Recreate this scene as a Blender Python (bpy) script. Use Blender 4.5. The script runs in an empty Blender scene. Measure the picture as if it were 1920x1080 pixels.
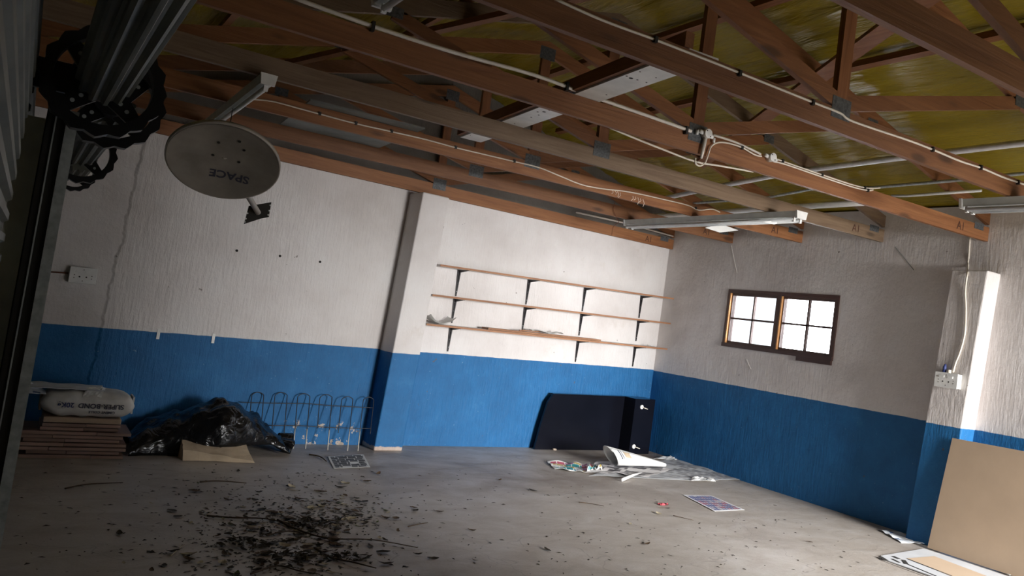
import bpy, bmesh, math, random
from mathutils import Vector, Matrix, noise as mnoise
random.seed(7)
SC = bpy.context.scene
COL = SC.collection
PI = math.pi

# ------------------------------------------------------------------ camera, world, lights, exposure
F, CX, CY, EYE = 1569.84, 1150.0, 506.56, Vector((0, 0, 1.5))
RGT = Vector((0.806877, -0.575558, 0.132974))
DWN = Vector((0.147905, -0.021094, -0.988777))
FWD = Vector((0.571904, 0.817489, 0.068108))
cam_d = bpy.data.cameras.new('camera')
cam = bpy.data.objects.new('camera', cam_d)
COL.objects.link(cam)
m = Matrix.Identity(4)
for i in range(3):
    m[i][0], m[i][1], m[i][2], m[i][3] = RGT[i], -DWN[i], -FWD[i], EYE[i]
cam.matrix_world = m
cam_d.sensor_fit = 'HORIZONTAL'
cam_d.sensor_width = 36.0
cam_d.lens = F * 36.0 / 1920.0
cam_d.shift_x = (960 - CX) / 1920.0
cam_d.shift_y = (CY - 540) / 1920.0
cam_d.clip_start = 0.05
SC.camera = cam

world = bpy.data.worlds.new('overcast')
SC.world = world
world.use_nodes = True
bg = world.node_tree.nodes['Background']
bg.inputs['Color'].default_value = (0.90, 0.95, 1.0, 1)
bg.inputs['Strength'].default_value = 1.35

def area(name, loc, size, energy, rot, color):
    d = bpy.data.lights.new(name, 'AREA')
    d.shape = 'RECTANGLE'; d.size, d.size_y = size; d.energy = energy; d.color = color
    o = bpy.data.objects.new(name, d); COL.objects.link(o)
    o.location = loc; o.rotation_euler = rot
    return o
# daylight from the open yard, coming in through the doorway of the front wall
area('yard_daylight', (5.6, -7.0, 3.15), (3.4, 3.9), 4600, (PI / 2 - 0.12, 0, 0), (1.0, 0.985, 0.97))
# daylight at the window in the right wall
area('window_daylight', (7.35, 6.5, 1.85), (1.6, 0.9), 60, (0, PI / 2, 0), (0.95, 0.98, 1.0))

vs = SC.view_settings
vs.view_transform = 'Standard'; vs.look = 'None'; vs.gamma = 1.0; vs.use_curve_mapping = False
vs.exposure = 0.36

# ------------------------------------------------------------------ room dimensions and survey helpers
XW, KX, Y0, K = 6.854, 0.0026, 8.53, 0.0778          # right wall, back wall (slightly out of square)
ZC = 2.694                                            # underside of the truss chords
TY = [None, 8.02, 7.42, 6.327, 5.269, 4.169, 3.0, 1.896]
def back_y(x): return Y0 + K * (x - 6.1)
def right_x(y): return XW + KX * (8.8 - y)
def ray(x, y): return RGT * ((x - CX) / F) + DWN * ((y - CY) / F) + FWD
def PZ(x, y, z=0.0):
    d = ray(x, y); return EYE + d * ((z - 1.5) / d.z)
def PY(x, y, Y):
    d = ray(x, y); return EYE + d * (Y / d.y)
def PX(x, y, off=0.0):
    d = ray(x, y); return EYE + d * ((XW + KX * 8.8 - off) / (d.x + KX * d.y))
def PB(x, y, off=0.0):
    d = ray(x, y); return EYE + d * ((Y0 - off - K * 6.1) / (d.y - K * d.x))
def PP(x, y, p, n):
    d = ray(x, y); return EYE + d * ((p - EYE).dot(n) / d.dot(n))
BA = math.atan(K)
BU = Vector((math.cos(BA), math.sin(BA), 0))          # along the back wall
BN = Vector((math.sin(BA), -math.cos(BA), 0))         # out of the back wall, into the room
UP = Vector((0, 0, 1))

# ------------------------------------------------------------------ materials
def mat(name):
    mt = bpy.data.materials.new(name); mt.use_nodes = True
    nt = mt.node_tree; b = nt.nodes['Principled BSDF']
    return mt, nt, b
class N:
    def __init__(s, nt): s.nt = nt
    def new(s, t, **kw):
        n = s.nt.nodes.new(t)
        for k, v in kw.items(): setattr(n, k, v)
        return n
    def link(s, a, b): s.nt.links.new(a, b)
    def coord(s, kind='Object', scale=(1, 1, 1), loc=(0, 0, 0), rnd=False):
        tc = s.new('ShaderNodeTexCoord'); mp = s.new('ShaderNodeMapping')
        mp.inputs['Scale'].default_value = scale; mp.inputs['Location'].default_value = loc
        src = tc.outputs[kind]
        if rnd:
            oi = s.new('ShaderNodeObjectInfo'); ml = s.math('MULTIPLY', oi.outputs['Random'], 50.0)
            vm = s.new('ShaderNodeVectorMath', operation='ADD'); s.link(src, vm.inputs[0]); s.link(ml, vm.inputs[1]); src = vm.outputs[0]
        s.link(src, mp.inputs['Vector']); return mp.outputs[0]
    def noise(s, vec, scale, detail=4, rough=0.55, dist=0.0):
        n = s.new('ShaderNodeTexNoise'); s.link(vec, n.inputs['Vector'])
        n.inputs['Scale'].default_value = scale; n.inputs['Detail'].default_value = detail
        n.inputs['Roughness'].default_value = rough; n.inputs['Distortion'].default_value = dist
        return n.outputs['Fac']
    def ramp(s, fac, stops):
        r = s.new('ShaderNodeValToRGB'); e = r.color_ramp.elements
        while len(e) < len(stops): e.new(0.5)
        for i, (p, c) in enumerate(stops):
            e[i].position = p; e[i].color = (*c, 1) if len(c) == 3 else c
        s.link(fac, r.inputs[0]); return r.outputs[0]
    def math(s, op, a, b=None, c=None, clamp=False):
        n = s.new('ShaderNodeMath', operation=op); n.use_clamp = clamp
        for i, v in enumerate((a, b, c)):
            if v is None: continue
            if isinstance(v, (int, float)): n.inputs[i].default_value = v
            else: s.link(v, n.inputs[i])
        return n.outputs[0]
    def step(s, v, lo, hi):
        n = s.new('ShaderNodeMapRange', interpolation_type='SMOOTHSTEP'); s.link(v, n.inputs[0])
        n.inputs[1].default_value = lo; n.inputs[2].default_value = hi
        return n.outputs[0]
    def mix(s, fac, a, b, mode='MIX'):
        n = s.new('ShaderNodeMix', data_type='RGBA', blend_type=mode)
        for i, v in ((0, fac), (6, a), (7, b)):
            if isinstance(v, (int, float)): n.inputs[i].default_value = v
            elif isinstance(v, tuple): n.inputs[i].default_value = (*v, 1)
            else: s.link(v, n.inputs[i])
        return n.outputs[2]
    def bump(s, h, b, dist=0.01, strength=1.0):
        n = s.new('ShaderNodeBump'); n.inputs['Distance'].default_value = dist; n.inputs['Strength'].default_value = strength
        s.link(h, n.inputs['Height']); s.link(n.outputs[0], b.inputs['Normal'])
    def xyz(s, vec):
        n = s.new('ShaderNodeSeparateXYZ'); s.link(vec, n.inputs[0]); return n.outputs

M = {}
def plain(name, col, rough=0.6, metal=0.0, var=0.12, scale=8.0, bump=0.0, rnd=True, spec=0.5):
    mt, nt, b = mat(name); g = N(nt)
    v = g.coord(rnd=rnd); n = g.noise(v, scale, 5)
    lo = tuple(max(0, c * (1 - var)) for c in col); hi = tuple(min(1, c * (1 + var)) for c in col)
    g.link(g.ramp(n, [(0.3, lo), (0.7, hi)]), b.inputs['Base Color'])
    b.inputs['Roughness'].default_value = rough; b.inputs['Metallic'].default_value = metal
    b.inputs['Specular IOR Level'].default_value = spec
    if bump: g.bump(g.noise(v, scale * 4, 3), b, bump)
    M[name] = mt; return mt

def wall_mat(name, dado_axis, dado_base, dado_slope, dado_ref, ridge=False, peel=None, bare=None, blueband=True):
    mt, nt, b = mat(name); g = N(nt)
    obj = g.coord(); X, Y, Z = g.xyz(obj)
    along = X if dado_axis == 'X' else Y
    streak_sc = (9, 9, 1.3)
    streaks = g.noise(g.coord(scale=streak_sc), 4.5, 4, 0.6)
    lumps = g.noise(obj, 5.0, 5, 0.6)
    fine = g.noise(obj, 60.0, 3, 0.6)
    blot = g.noise(obj, 1.3, 5, 0.6)
    white = g.ramp(blot, [(0.3, (0.60, 0.555, 0.535)), (0.55, (0.70, 0.665, 0.65)), (0.75, (0.735, 0.715, 0.705))])
    stain = g.step(g.noise(obj, 2.3, 6, 0.65), 0.62, 0.75)
    white = g.mix(g.math('MULTIPLY', stain, 0.22), white, (0.42, 0.34, 0.26))
    blue = g.ramp(g.noise(obj, 3.5, 6, 0.7), [(0.25, (0.010, 0.095, 0.245)), (0.6, (0.014, 0.130, 0.325)), (0.8, (0.035, 0.175, 0.39))])
    specks = g.step(g.noise(obj, 45, 2, 0.5), 0.735, 0.76)
    blue = g.mix(g.math('MULTIPLY', specks, 0.5), blue, (0.3, 0.42, 0.55))
    lim = g.math('ADD', g.math('MULTIPLY', g.math('SUBTRACT', along, dado_ref), dado_slope), dado_base)
    wob = g.math('MULTIPLY', g.math('SUBTRACT', g.noise(obj, 9, 3), 0.5), 0.012)
    edge = g.step(g.math('SUBTRACT', g.math('ADD', Z, wob), lim), -0.003, 0.003)
    col = g.mix(edge, blue, white)
    if blueband == 'gable':   # bare plaster above the ceiling line, its colour darkened with the gable's shade
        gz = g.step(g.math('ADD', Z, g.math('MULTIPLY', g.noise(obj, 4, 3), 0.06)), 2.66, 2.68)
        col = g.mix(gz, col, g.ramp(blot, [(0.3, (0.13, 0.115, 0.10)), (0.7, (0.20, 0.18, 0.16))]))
    dark_specks = g.step(g.noise(g.coord(loc=(3, 7, 1)), 16, 2, 0.4), 0.775, 0.79)
    col = g.mix(g.math('MULTIPLY', dark_specks, 0.7), col, (0.12, 0.09, 0.07))
    if peel:   # flaking paint low on the wall
        x0, x1, zt = peel
        inx = g.math('MULTIPLY', g.step(X, x0, x0 + 0.05), g.math('SUBTRACT', 1.0, g.step(X, x1 - 0.05, x1)))
        inz = g.math('SUBTRACT', 1.0, g.step(Z, zt - 0.04, zt))
        pk = g.step(g.noise(obj, 13, 4, 0.6), 0.58, 0.60)
        msk = g.math('MULTIPLY', g.math('MULTIPLY', inx, inz), pk)
        pc = g.mix(g.noise(obj, 25, 3), (0.30, 0.19, 0.12), (0.62, 0.62, 0.60))
        col = g.mix(msk, col, pc)
    if bare:   # bare plaster along the foot
        msk = g.math('SUBTRACT', 1.0, g.step(g.math('ADD', Z, g.math('MULTIPLY', g.noise(obj, 12, 3), 0.06)), bare - 0.004, bare + 0.004))
        col = g.mix(msk, col, g.mix(g.noise(obj, 20, 4), (0.36, 0.25, 0.20), (0.62, 0.54, 0.48)))
    g.link(col, b.inputs['Base Color'])
    b.inputs['Roughness'].default_value = 0.62
    b.inputs['Specular IOR Level'].default_value = 0.35
    h = g.math('ADD', g.math('MULTIPLY', lumps, 0.8), g.math('MULTIPLY', fine, 0.10))
    if ridge:
        wig = g.math('MULTIPLY', g.math('SUBTRACT', g.noise(g.coord(scale=(0, 0, 1)), 5.0, 3), 0.5), 0.14)
        off = g.math('SUBTRACT', g.math('SUBTRACT', X, g.math('MULTIPLY', Z, 0.05)), wig)
        st = g.step(off, 0.55, 0.58)
        h = g.math('ADD', h, g.math('MULTIPLY', st, 0.45))
        h = g.math('ADD', h, g.math('MULTIPLY', streaks, g.math('ADD', 0.12, g.math('MULTIPLY', st, 0.5))))
    else:
        h = g.math('ADD', h, g.math('MULTIPLY', streaks, 0.35))
    g.bump(h, b, 0.014)
    M[name] = mt; return mt

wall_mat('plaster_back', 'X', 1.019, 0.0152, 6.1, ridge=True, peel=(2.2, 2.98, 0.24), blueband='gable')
wall_mat('plaster_pier', 'X', 1.012, 0.0152, 6.1, bare=0.075)
wall_mat('plaster_right', 'Y', 1.019, -0.0056, 8.8)
wall_mat('plaster_side', 'Y', 0.95, 0.0, 8.8)

def floor_mat():
    mt, nt, b = mat('concrete'); g = N(nt)
    o = g.coord(); X, Y, Z = g.xyz(o)
    big = g.noise(o, 0.7, 6, 0.6, 0.4); mid = g.noise(g.coord(scale=(1, 1.5, 1)), 3.0, 7, 0.65, 0.6); fine = g.noise(o, 70, 3)
    col = g.ramp(mid, [(0.25, (0.37, 0.32, 0.275)), (0.5, (0.46, 0.415, 0.37)), (0.75, (0.54, 0.50, 0.465))])
    dirt = g.step(big, 0.44, 0.66)
    nearwall = g.step(Y, 5.6, 7.6)
    dm = g.math('MULTIPLY', g.math('MULTIPLY', dirt, 0.75), g.math('ADD', 0.35, g.math('MULTIPLY', nearwall, 0.65)))
    col = g.mix(g.math('MULTIPLY', dm, 1.15, clamp=True), col, (0.17, 0.12, 0.08))
    damp = g.math('MULTIPLY', g.step(g.noise(g.coord(scale=(0.7, 1.8, 1), loc=(2, 4, 0)), 1.6, 6, 0.65, 0.8), 0.54, 0.72), nearwall)
    col = g.mix(g.math('MULTIPLY', damp, 0.6), col, (0.15, 0.105, 0.06))
    spots = g.step(g.noise(g.coord(loc=(5, 2, 0)), 13, 4, 0.7), 0.66, 0.72)
    left = g.math('SUBTRACT', 1.0, g.step(X, 2.2, 3.6))
    col = g.mix(g.math('MULTIPLY', spots, g.math('ADD', 0.18, g.math('MULTIPLY', left, 0.6))), col, (0.07, 0.05, 0.035))
    col = g.mix(0.12, col, g.ramp(fine, [(0.3, (0.15, 0.14, 0.13)), (0.7, (0.5, 0.48, 0.46))]))
    wv = g.new('ShaderNodeTexVoronoi', feature='DISTANCE_TO_EDGE'); wv.inputs['Scale'].default_value = 0.75
    dv = g.new('ShaderNodeVectorMath', operation='ADD'); nn = g.new('ShaderNodeTexNoise'); nn.inputs['Scale'].default_value = 2.5
    g.link(o, nn.inputs['Vector']); g.link(o, dv.inputs[0])
    ns = g.new('ShaderNodeVectorMath', operation='SCALE'); ns.inputs['Scale'].default_value = 0.5
    g.link(nn.outputs['Color'], ns.inputs[0]); g.link(ns.outputs[0], dv.inputs[1]); g.link(dv.outputs[0], wv.inputs['Vector'])
    cr = g.math('SUBTRACT', 1.0, g.step(wv.outputs['Distance'], 0.0, 0.004))
    col = g.mix(g.math('MULTIPLY', cr, 0.35), col, (0.12, 0.10, 0.09))
    g.link(col, b.inputs['Base Color'])
    g.link(g.ramp(mid, [(0.3, (0.55,) * 3), (0.7, (0.42,) * 3)]), b.inputs['Roughness'])
    g.bump(g.math('ADD', mid, g.math('MULTIPLY', fine, 0.15)), b, 0.006)
    M['concrete'] = mt
floor_mat()

def wood(name, dark, light, long_axis='X', rough=0.6, knots=True, sc=1.0):
    mt, nt, b = mat(name); g = N(nt)
    s = {'X': (0.5, 9, 9), 'Y': (9, 0.5, 9), 'Z': (9, 9, 0.5)}[long_axis]
    v = g.coord(scale=tuple(q * sc for q in s), rnd=True)
    gr = g.noise(v, 3.0, 6, 0.65, 1.2)
    col = g.ramp(gr, [(0.3, dark), (0.7, light)])
    if knots:
        kv = {'X': (1.6, 7, 5), 'Y': (7, 1.6, 5), 'Z': (7, 7, 1.6)}[long_axis]
        vo = g.new('ShaderNodeTexVoronoi'); vo.inputs['Scale'].default_value = 1.0
        g.link(g.coord(scale=kv, rnd=True), vo.inputs['Vector'])
        km = g.math('SUBTRACT', 1.0, g.step(vo.outputs['Distance'], 0.07, 0.17))
        col = g.mix(g.math('MULTIPLY', km, 0.7), col, tuple(c * 0.25 for c in dark))
    oi = g.new('ShaderNodeObjectInfo')
    hv = g.new('ShaderNodeHueSaturation'); g.link(col, hv.inputs['Color'])
    g.link(g.math('ADD', 0.8, g.math('MULTIPLY', oi.outputs['Random'], 0.4)), hv.inputs['Value'])
    g.link(hv.outputs[0], b.inputs['Base Color'])
    b.inputs['Roughness'].default_value = rough
    g.bump(gr, b, 0.003)
    M[name] = mt
wood('pine', (0.160, 0.056, 0.017), (0.265, 0.112, 0.040))
wood('pine_grey', (0.125, 0.075, 0.042), (0.20, 0.135, 0.082))
wood('pine_upright', (0.16, 0.055, 0.017), (0.255, 0.104, 0.038), 'Z')
wood('pine_brace', (0.16, 0.055, 0.017), (0.255, 0.104, 0.038), 'Y')
wood('window_wood', (0.050, 0.022, 0.018), (0.085, 0.036, 0.028), 'Y', 0.5, False)
wood('window_wood_upright', (0.055, 0.024, 0.018), (0.09, 0.04, 0.028), 'Z', 0.5, False)
wood('beading', (0.40, 0.17, 0.05), (0.55, 0.27, 0.09), 'Z', 0.5, False)
wood('shelf_edge', (0.24, 0.105, 0.05), (0.40, 0.20, 0.10), 'X', 0.6, False)
wood('parquet', (0.24, 0.145, 0.105), (0.38, 0.255, 0.20), 'X', 0.6, False)
plain('shelf_face', (0.68, 0.64, 0.61), 0.5)
plain('white_paint', (0.78, 0.78, 0.76), 0.45)
plain('fitting_white', (0.62, 0.64, 0.60), 0.4)
plain('tube_glass', (0.72, 0.74, 0.74), 0.15)
plain('conduit', (0.72, 0.67, 0.60), 0.45)
plain('cable', (0.74, 0.68, 0.58), 0.5)
plain('clip_black', (0.012, 0.011, 0.011), 0.5)
plain('galvanised', (0.44, 0.47, 0.46), 0.42, 0.25, 0.25, 30)
plain('steel_pipe', (0.80, 0.81, 0.82), 0.3, 0.1, 0.1, 20)
plain('nail_plate', (0.085, 0.09, 0.095), 0.5, 0.3, 0.5, 60)
plain('fibre_board', (0.20, 0.21, 0.20), 0.8, 0, 0.25, 4)
plain('black_plastic', (0.010, 0.010, 0.011), 0.32)
plain('black_melamine', (0.0045, 0.005, 0.009), 0.22, 0, 0.2, 3, 0, True, 0.35)
plain('bracket_black', (0.016, 0.013, 0.015), 0.45)
plain('door_steel', (0.13, 0.135, 0.115), 0.5, 0.3, 0.3, 3)
plain('door_steel_light', (0.62, 0.62, 0.52), 0.5, 0.2, 0.25, 3)
plain('dish_grey', (0.30, 0.27, 0.235), 0.55, 0, 0.25, 5)
plain('dish_rim', (0.46, 0.42, 0.37), 0.5)
plain('dark_steel', (0.035, 0.032, 0.028), 0.5, 0.5)
plain('marker_brown', (0.06, 0.02, 0.01), 0.8)
plain('chalk', (0.75, 0.62, 0.52), 0.9)
plain('print_dark', (0.06, 0.06, 0.09), 0.7)
plain('print_navy', (0.03, 0.045, 0.16), 0.6)
plain('wire_dark', (0.045, 0.05, 0.06), 0.5, 0.5)
plain('wire_pale', (0.50, 0.47, 0.42), 0.6)
plain('rust_wire', (0.16, 0.05, 0.02), 0.8)
plain('cardboard', (0.45, 0.335, 0.235), 0.85, 0, 0.06, 3)
plain('cardboard_pale', (0.55, 0.42, 0.30), 0.85, 0, 0.06, 3)
plain('board_bluegrey', (0.58, 0.60, 0.63), 0.7, 0, 0.08, 4)
plain('paper_white', (0.78, 0.78, 0.76), 0.8, 0, 0.06, 6)
plain('sack_tan', (0.42, 0.33, 0.23), 0.8, 0, 0.2, 6, 0.004)
plain('sack_white', (0.66, 0.64, 0.61), 0.6, 0, 0.12, 5, 0.004)
plain('leaf_brown', (0.085, 0.052, 0.028), 0.8, 0, 0.5, 9)
plain('leaf_dark', (0.032, 0.024, 0.015), 0.8, 0, 0.5, 9)
plain('leaf_pale', (0.42, 0.36, 0.25), 0.8, 0, 0.3, 9)
plain('leaf_green', (0.10, 0.13, 0.045), 0.7, 0, 0.3, 9)
plain('twig', (0.075, 0.047, 0.028), 0.85, 0, 0.3, 20)
plain('rubble', (0.55, 0.45, 0.36), 0.9)
plain('red_scrap', (0.45, 0.07, 0.09), 0.7)
plain('filler', (0.80, 0.77, 0.74), 0.8)
plain('hole_dark', (0.02, 0.018, 0.016), 0.9)

def yellow_mat():
    mt, nt, b = mat('yellow_underlay'); g = N(nt)
    o = g.coord(); w = g.noise(g.coord(scale=(3.0, 0.4, 1)), 2.0, 4, 0.6, 0.5)
    col = g.ramp(g.noise(o, 0.8, 4), [(0.3, (0.21, 0.145, 0.006)), (0.7, (0.29, 0.225, 0.014))])
    sp = g.step(g.noise(o, 9, 3), 0.74, 0.78)
    g.link(g.mix(g.math('MULTIPLY', sp, 0.7), col, (0.08, 0.06, 0.01)), b.inputs['Base Color'])
    b.inputs['Roughness'].default_value = 0.34; b.inputs['Specular IOR Level'].default_value = 0.32
    g.bump(g.math('ADD', w, g.math('MULTIPLY', g.noise(g.coord(scale=(9, 1.2, 1)), 3, 3), 0.3)), b, 0.05)
    M['yellow_underlay'] = mt
yellow_mat()

def bag_mat():
    mt, nt, b = mat('black_bag'); g = N(nt); o = g.coord()
    b.inputs['Base Color'].default_value = (0.005, 0.005, 0.006, 1); b.inputs['Roughness'].default_value = 0.2
    g.bump(g.noise(o, 7, 4, 0.5, 1.5), b, 0.02)
    M['black_bag'] = mt
bag_mat()

def glass_mat():
    mt, nt, b = mat('window_glass')
    b.inputs['Base Color'].default_value = (0.95, 0.97, 1, 1); b.inputs['Roughness'].default_value = 0.02
    b.inputs['Transmission Weight'].default_value = 1.0; b.inputs['IOR'].default_value = 1.02
    M['window_glass'] = mt
glass_mat()

def print_mat(name, ink, paper, rows, cols, fill, colourful=False, rot=0.0, halftone=0.0):
    """printed sheet: blocks of type and pictures, laid out in the sheet's UV square"""
    mt, nt, b = mat(name); g = N(nt)
    v = g.coord('UV', (cols, rows, 1))
    br = g.new('ShaderNodeTexBrick'); g.link(v, br.inputs['Vector'])
    br.inputs['Scale'].default_value = 1.0; br.inputs['Mortar Size'].default_value = 0.05 if colourful or name == 'print_blackwhite' else 0.14; br.inputs['Mortar Smooth'].default_value = 0.1
    br.inputs['Brick Width'].default_value = 1.0; br.inputs['Row Height'].default_value = 1.0; br.offset = 0.3
    u, w, _ = g.xyz(g.coord('UV'))
    inside = 1.0
    for q in (u, w):
        a = g.math('MULTIPLY', g.step(q, 0.05, 0.06), g.math('SUBTRACT', 1.0, g.step(q, 0.94, 0.95)))
        inside = a if inside == 1.0 else g.math('MULTIPLY', inside, a)
    vo = g.new('ShaderNodeTexWhiteNoise', noise_dimensions='2D')
    fl = g.new('ShaderNodeVectorMath', operation='FLOOR'); g.link(v, fl.inputs[0]); g.link(fl.outputs[0], vo.inputs['Vector'])
    text = g.step(g.noise(g.coord('UV', (60, 160, 1)), 1.0, 2), 0.45, 0.55)
    on = g.math('MULTIPLY', g.math('MULTIPLY', g.math('SUBTRACT', 1.0, br.outputs['Fac']), inside), g.math('LESS_THAN', vo.outputs['Value'], fill))
    if colourful:
        rp = g.new('ShaderNodeValToRGB'); rp.color_ramp.interpolation = 'CONSTANT'; e = rp.color_ramp.elements
        while len(e) < len(colourful): e.new(0.5)
        for i, c in enumerate(colourful): e[i].position = i / len(colourful); e[i].color = (*c, 1)
        g.link(vo.outputs['Value'], rp.inputs[0])
        inkc = g.mix(g.math('MULTIPLY', text, 0.45), rp.outputs[0], ink)
    else:
        inkc = g.mix(g.math('MULTIPLY', text, 0.16), ink, paper)
    g.link(g.mix(on, paper, inkc), b.inputs['Base Color'])
    b.inputs['Roughness'].default_value = 0.7
    M[name] = mt
print_mat('print_blackwhite', (0.03, 0.028, 0.03), (0.66, 0.66, 0.64), 7, 4, 0.97)
print_mat('print_catalogue', (0.05, 0.07, 0.25), (0.78, 0.78, 0.80), 8, 11, 1.1, [(.05, .07, .22), (.04, .05, .16), (.35, .05, .07), (.07, .10, .28), (.45, .42, .42), (.30, .10, .12), (.05, .08, .25)])
print_mat('print_flyer', (0.02, 0.22, 0.27), (0.80, 0.78, 0.76), 4, 5, 1.1, [(.02, .20, .25), (.75, .72, .7), (.55, .05, .10), (.60, .40, .05), (.7, .68, .66), (.50, .10, .28), (.03, .28, .30)])
print_mat('print_news', (0.26, 0.26, 0.27), (0.52, 0.53, 0.54), 16, 6, 0.75)
print_mat('print_news_photo', (0.09, 0.085, 0.09), (0.50, 0.48, 0.48), 5, 4, 0.8)
print_mat('print_blue', (0.05, 0.12, 0.30), (0.72, 0.76, 0.80), 4, 3, 0.35)

# ------------------------------------------------------------------ mesh helpers
class MB:
    def __init__(s): s.v = []; s.f = []; s.uv = None
    def add(s, vs, fs):
        o = len(s.v); s.v += [tuple(p) for p in vs]; s.f += [tuple(i + o for i in f) for f in fs]; return s
    def hexa(s, c):   # eight corners: bottom four, top four
        return s.add(c, [(3, 2, 1, 0), (4, 5, 6, 7), (0, 1, 5, 4), (1, 2, 6, 5), (2, 3, 7, 6), (3, 0, 4, 7)])
    def box(s, x0, x1, y0, y1, z0, z1):
        return s.hexa([(x0, y0, z0), (x1, y0, z0), (x1, y1, z0), (x0, y1, z0), (x0, y0, z1), (x1, y0, z1), (x1, y1, z1), (x0, y1, z1)])
    def obox(s, o, a, b, c):   # corner o and three edge vectors
        o, a, b, c = map(Vector, (o, a, b, c))
        return s.hexa([o, o + a, o + a + b, o + b, o + c, o + a + c, o + a + b + c, o + b + c])
    def prism(s, poly, d):     # planar polygon extruded by d
        d = Vector(d); n = len(poly); P0 = [Vector(p) for p in poly]
        vs = P0 + [p + d for p in P0]
        fs = [tuple(range(n))[::-1], tuple(range(n, 2 * n))] + [(i, (i + 1) % n, n + (i + 1) % n, n + i) for i in range(n)]
        return s.add(vs, fs)
    def tube(s, pts, r, n=8, cap=True):
        pts = [Vector(p) for p in pts]; rings = []
        up0 = Vector((0.13, 0.31, 0.94))
        for i, p in enumerate(pts):
            t = (pts[min(i + 1, len(pts) - 1)] - pts[max(i - 1, 0)]).normalized()
            a = t.cross(up0)
            if a.length < 0.05: a = t.cross(Vector((1, 0, 0)))
            a.normalize(); b = t.cross(a)
            rr = r[i] if isinstance(r, (list, tuple)) else r
            rings.append([p + (a * math.cos(q) + b * math.sin(q)) * rr for q in [2 * PI * j / n for j in range(n)]])
        vs = [q for R in rings for q in R]; fs = []
        for i in range(len(pts) - 1):
            for j in range(n):
                k = (j + 1) % n; fs.append((i * n + j, i * n + k, (i + 1) * n + k, (i + 1) * n + j))
        if cap: fs += [tuple(range(n))[::-1], tuple((len(pts) - 1) * n + j for j in range(n))]
        return s.add(vs, fs)
    def disc(s, c, nrm, r, h, n=20):
        c = Vector(c); nrm = Vector(nrm).normalized(); return s.tube([c, c + nrm * h], r, n)
    def grid(s, fn, nu, nv, close=False):
        vs = [fn(i / nu, j / nv) for j in range(nv + 1) for i in range(nu + 1)]
        fs = [(j * (nu + 1) + i, j * (nu + 1) + i + 1, (j + 1) * (nu + 1) + i + 1, (j + 1) * (nu + 1) + i) for j in range(nv) for i in range(nu)]
        if s.uv is None and not s.v: s.uv = [(i / nu, j / nv) for j in range(nv + 1) for i in range(nu + 1)]
        return s.add(vs, fs)
    def mesh(s, name, smooth=False):
        me = bpy.data.meshes.new(name); me.from_pydata(s.v, [], s.f); me.validate()
        bm = bmesh.new(); bm.from_mesh(me); bmesh.ops.recalc_face_normals(bm, faces=bm.faces); bm.to_mesh(me); bm.free()
        if s.uv and len(s.uv) == len(me.vertices):
            ul = me.uv_layers.new(name='UVMap')
            for l in me.loops: ul.data[l.index].uv = s.uv[l.vertex_index]
        if smooth: me.shade_smooth()
        return me
    def build(s, name, material, parent=None, smooth=False):
        me = s.mesh(name, smooth); me.materials.append(M[material])
        return put(name, me, parent)
def put(name, data, parent=None):
    o = bpy.data.objects.new(name, data); COL.objects.link(o)
    if parent is not None:
        o.parent = parent; o.matrix_parent_inverse = parent.matrix_world.inverted()
    return o
def empty(name, loc):
    o = bpy.data.objects.new(name, None); COL.objects.link(o); o.empty_display_size = 0.1
    o.location = loc; o.matrix_world = Matrix.Translation(Vector(loc)); return o
def tag(o, label=None, cat=None, group=None, kind=None):
    if label: o['label'] = label
    if cat: o['category'] = cat
    if group: o['group'] = group
    if kind: o['kind'] = kind
    return o
def thing(name, loc, label, cat, group=None): return tag(empty(name, loc), label, cat, group)
def bevel(o, w, seg=2):
    md = o.modifiers.new('bevel', 'BEVEL'); md.width = w; md.segments = seg; md.limit_method = 'ANGLE'; return o
def smooth_curve(pts, sub=6):
    pts = [Vector(p) for p in pts]; out = []
    for i in range(len(pts) - 1):
        p0, p1, p2, p3 = pts[max(i - 1, 0)], pts[i], pts[i + 1], pts[min(i + 2, len(pts) - 1)]
        for k in range(sub):
            t = k / sub
            out.append(0.5 * ((2 * p1) + (p2 - p0) * t + (2 * p0 - 5 * p1 + 4 * p2 - p3) * t * t + (3 * p1 - p0 - 3 * p2 + p3) * t ** 3))
    return out + [pts[-1]]
def text_mesh(body, size, material, name, parent, origin, right, up, bold=0.0, wrap=None):
    cu = bpy.data.curves.new('lettering', 'FONT'); cu.body = body; cu.size = size; cu.offset = bold; cu.resolution_u = 3
    t = bpy.data.objects.new('lettering', cu); COL.objects.link(t)
    dg = bpy.context.evaluated_depsgraph_get()
    me = bpy.data.meshes.new_from_object(t.evaluated_get(dg)); bpy.data.objects.remove(t)
    right = Vector(right).normalized(); up = Vector(up).normalized(); origin = Vector(origin)
    for v in me.vertices:
        if wrap: v.co = wrap(v.co.x, v.co.y)
        else: v.co = origin + right * v.co.x + up * v.co.y
    me.materials.clear(); me.materials.append(M[material])
    return put(name, me, parent)

# ------------------------------------------------------------------ the setting
def roof_low(x):      # underside of the top chords
    return 2.93 + 0.27 * (6.54 - x) if x > 3.42 else 2.93 + 0.27 * (x - 0.30)
def roof_sheet(x): return roof_low(x) + 0.195
XL, YF = -0.16, -0.6
tag(MB().box(-1.5, 8.2, -7.5, 9.6, -0.12, 0.0).build('floor', 'concrete'), kind='structure',
    label='stained grey concrete floor strewn with leaves', cat='floor')

# back wall up to the roof, with its gable
xr = right_x(back_y(XW))
prof = [(XL, -0.0), (xr, -0.0), (xr, roof_sheet(xr) + 0.02), (3.42, roof_sheet(3.42) + 0.02), (XL, roof_sheet(XL) + 0.02)]
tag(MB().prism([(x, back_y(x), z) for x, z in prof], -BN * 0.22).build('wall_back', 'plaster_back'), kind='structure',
    label='back wall painted white over a blue dado', cat='wall')
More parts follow.
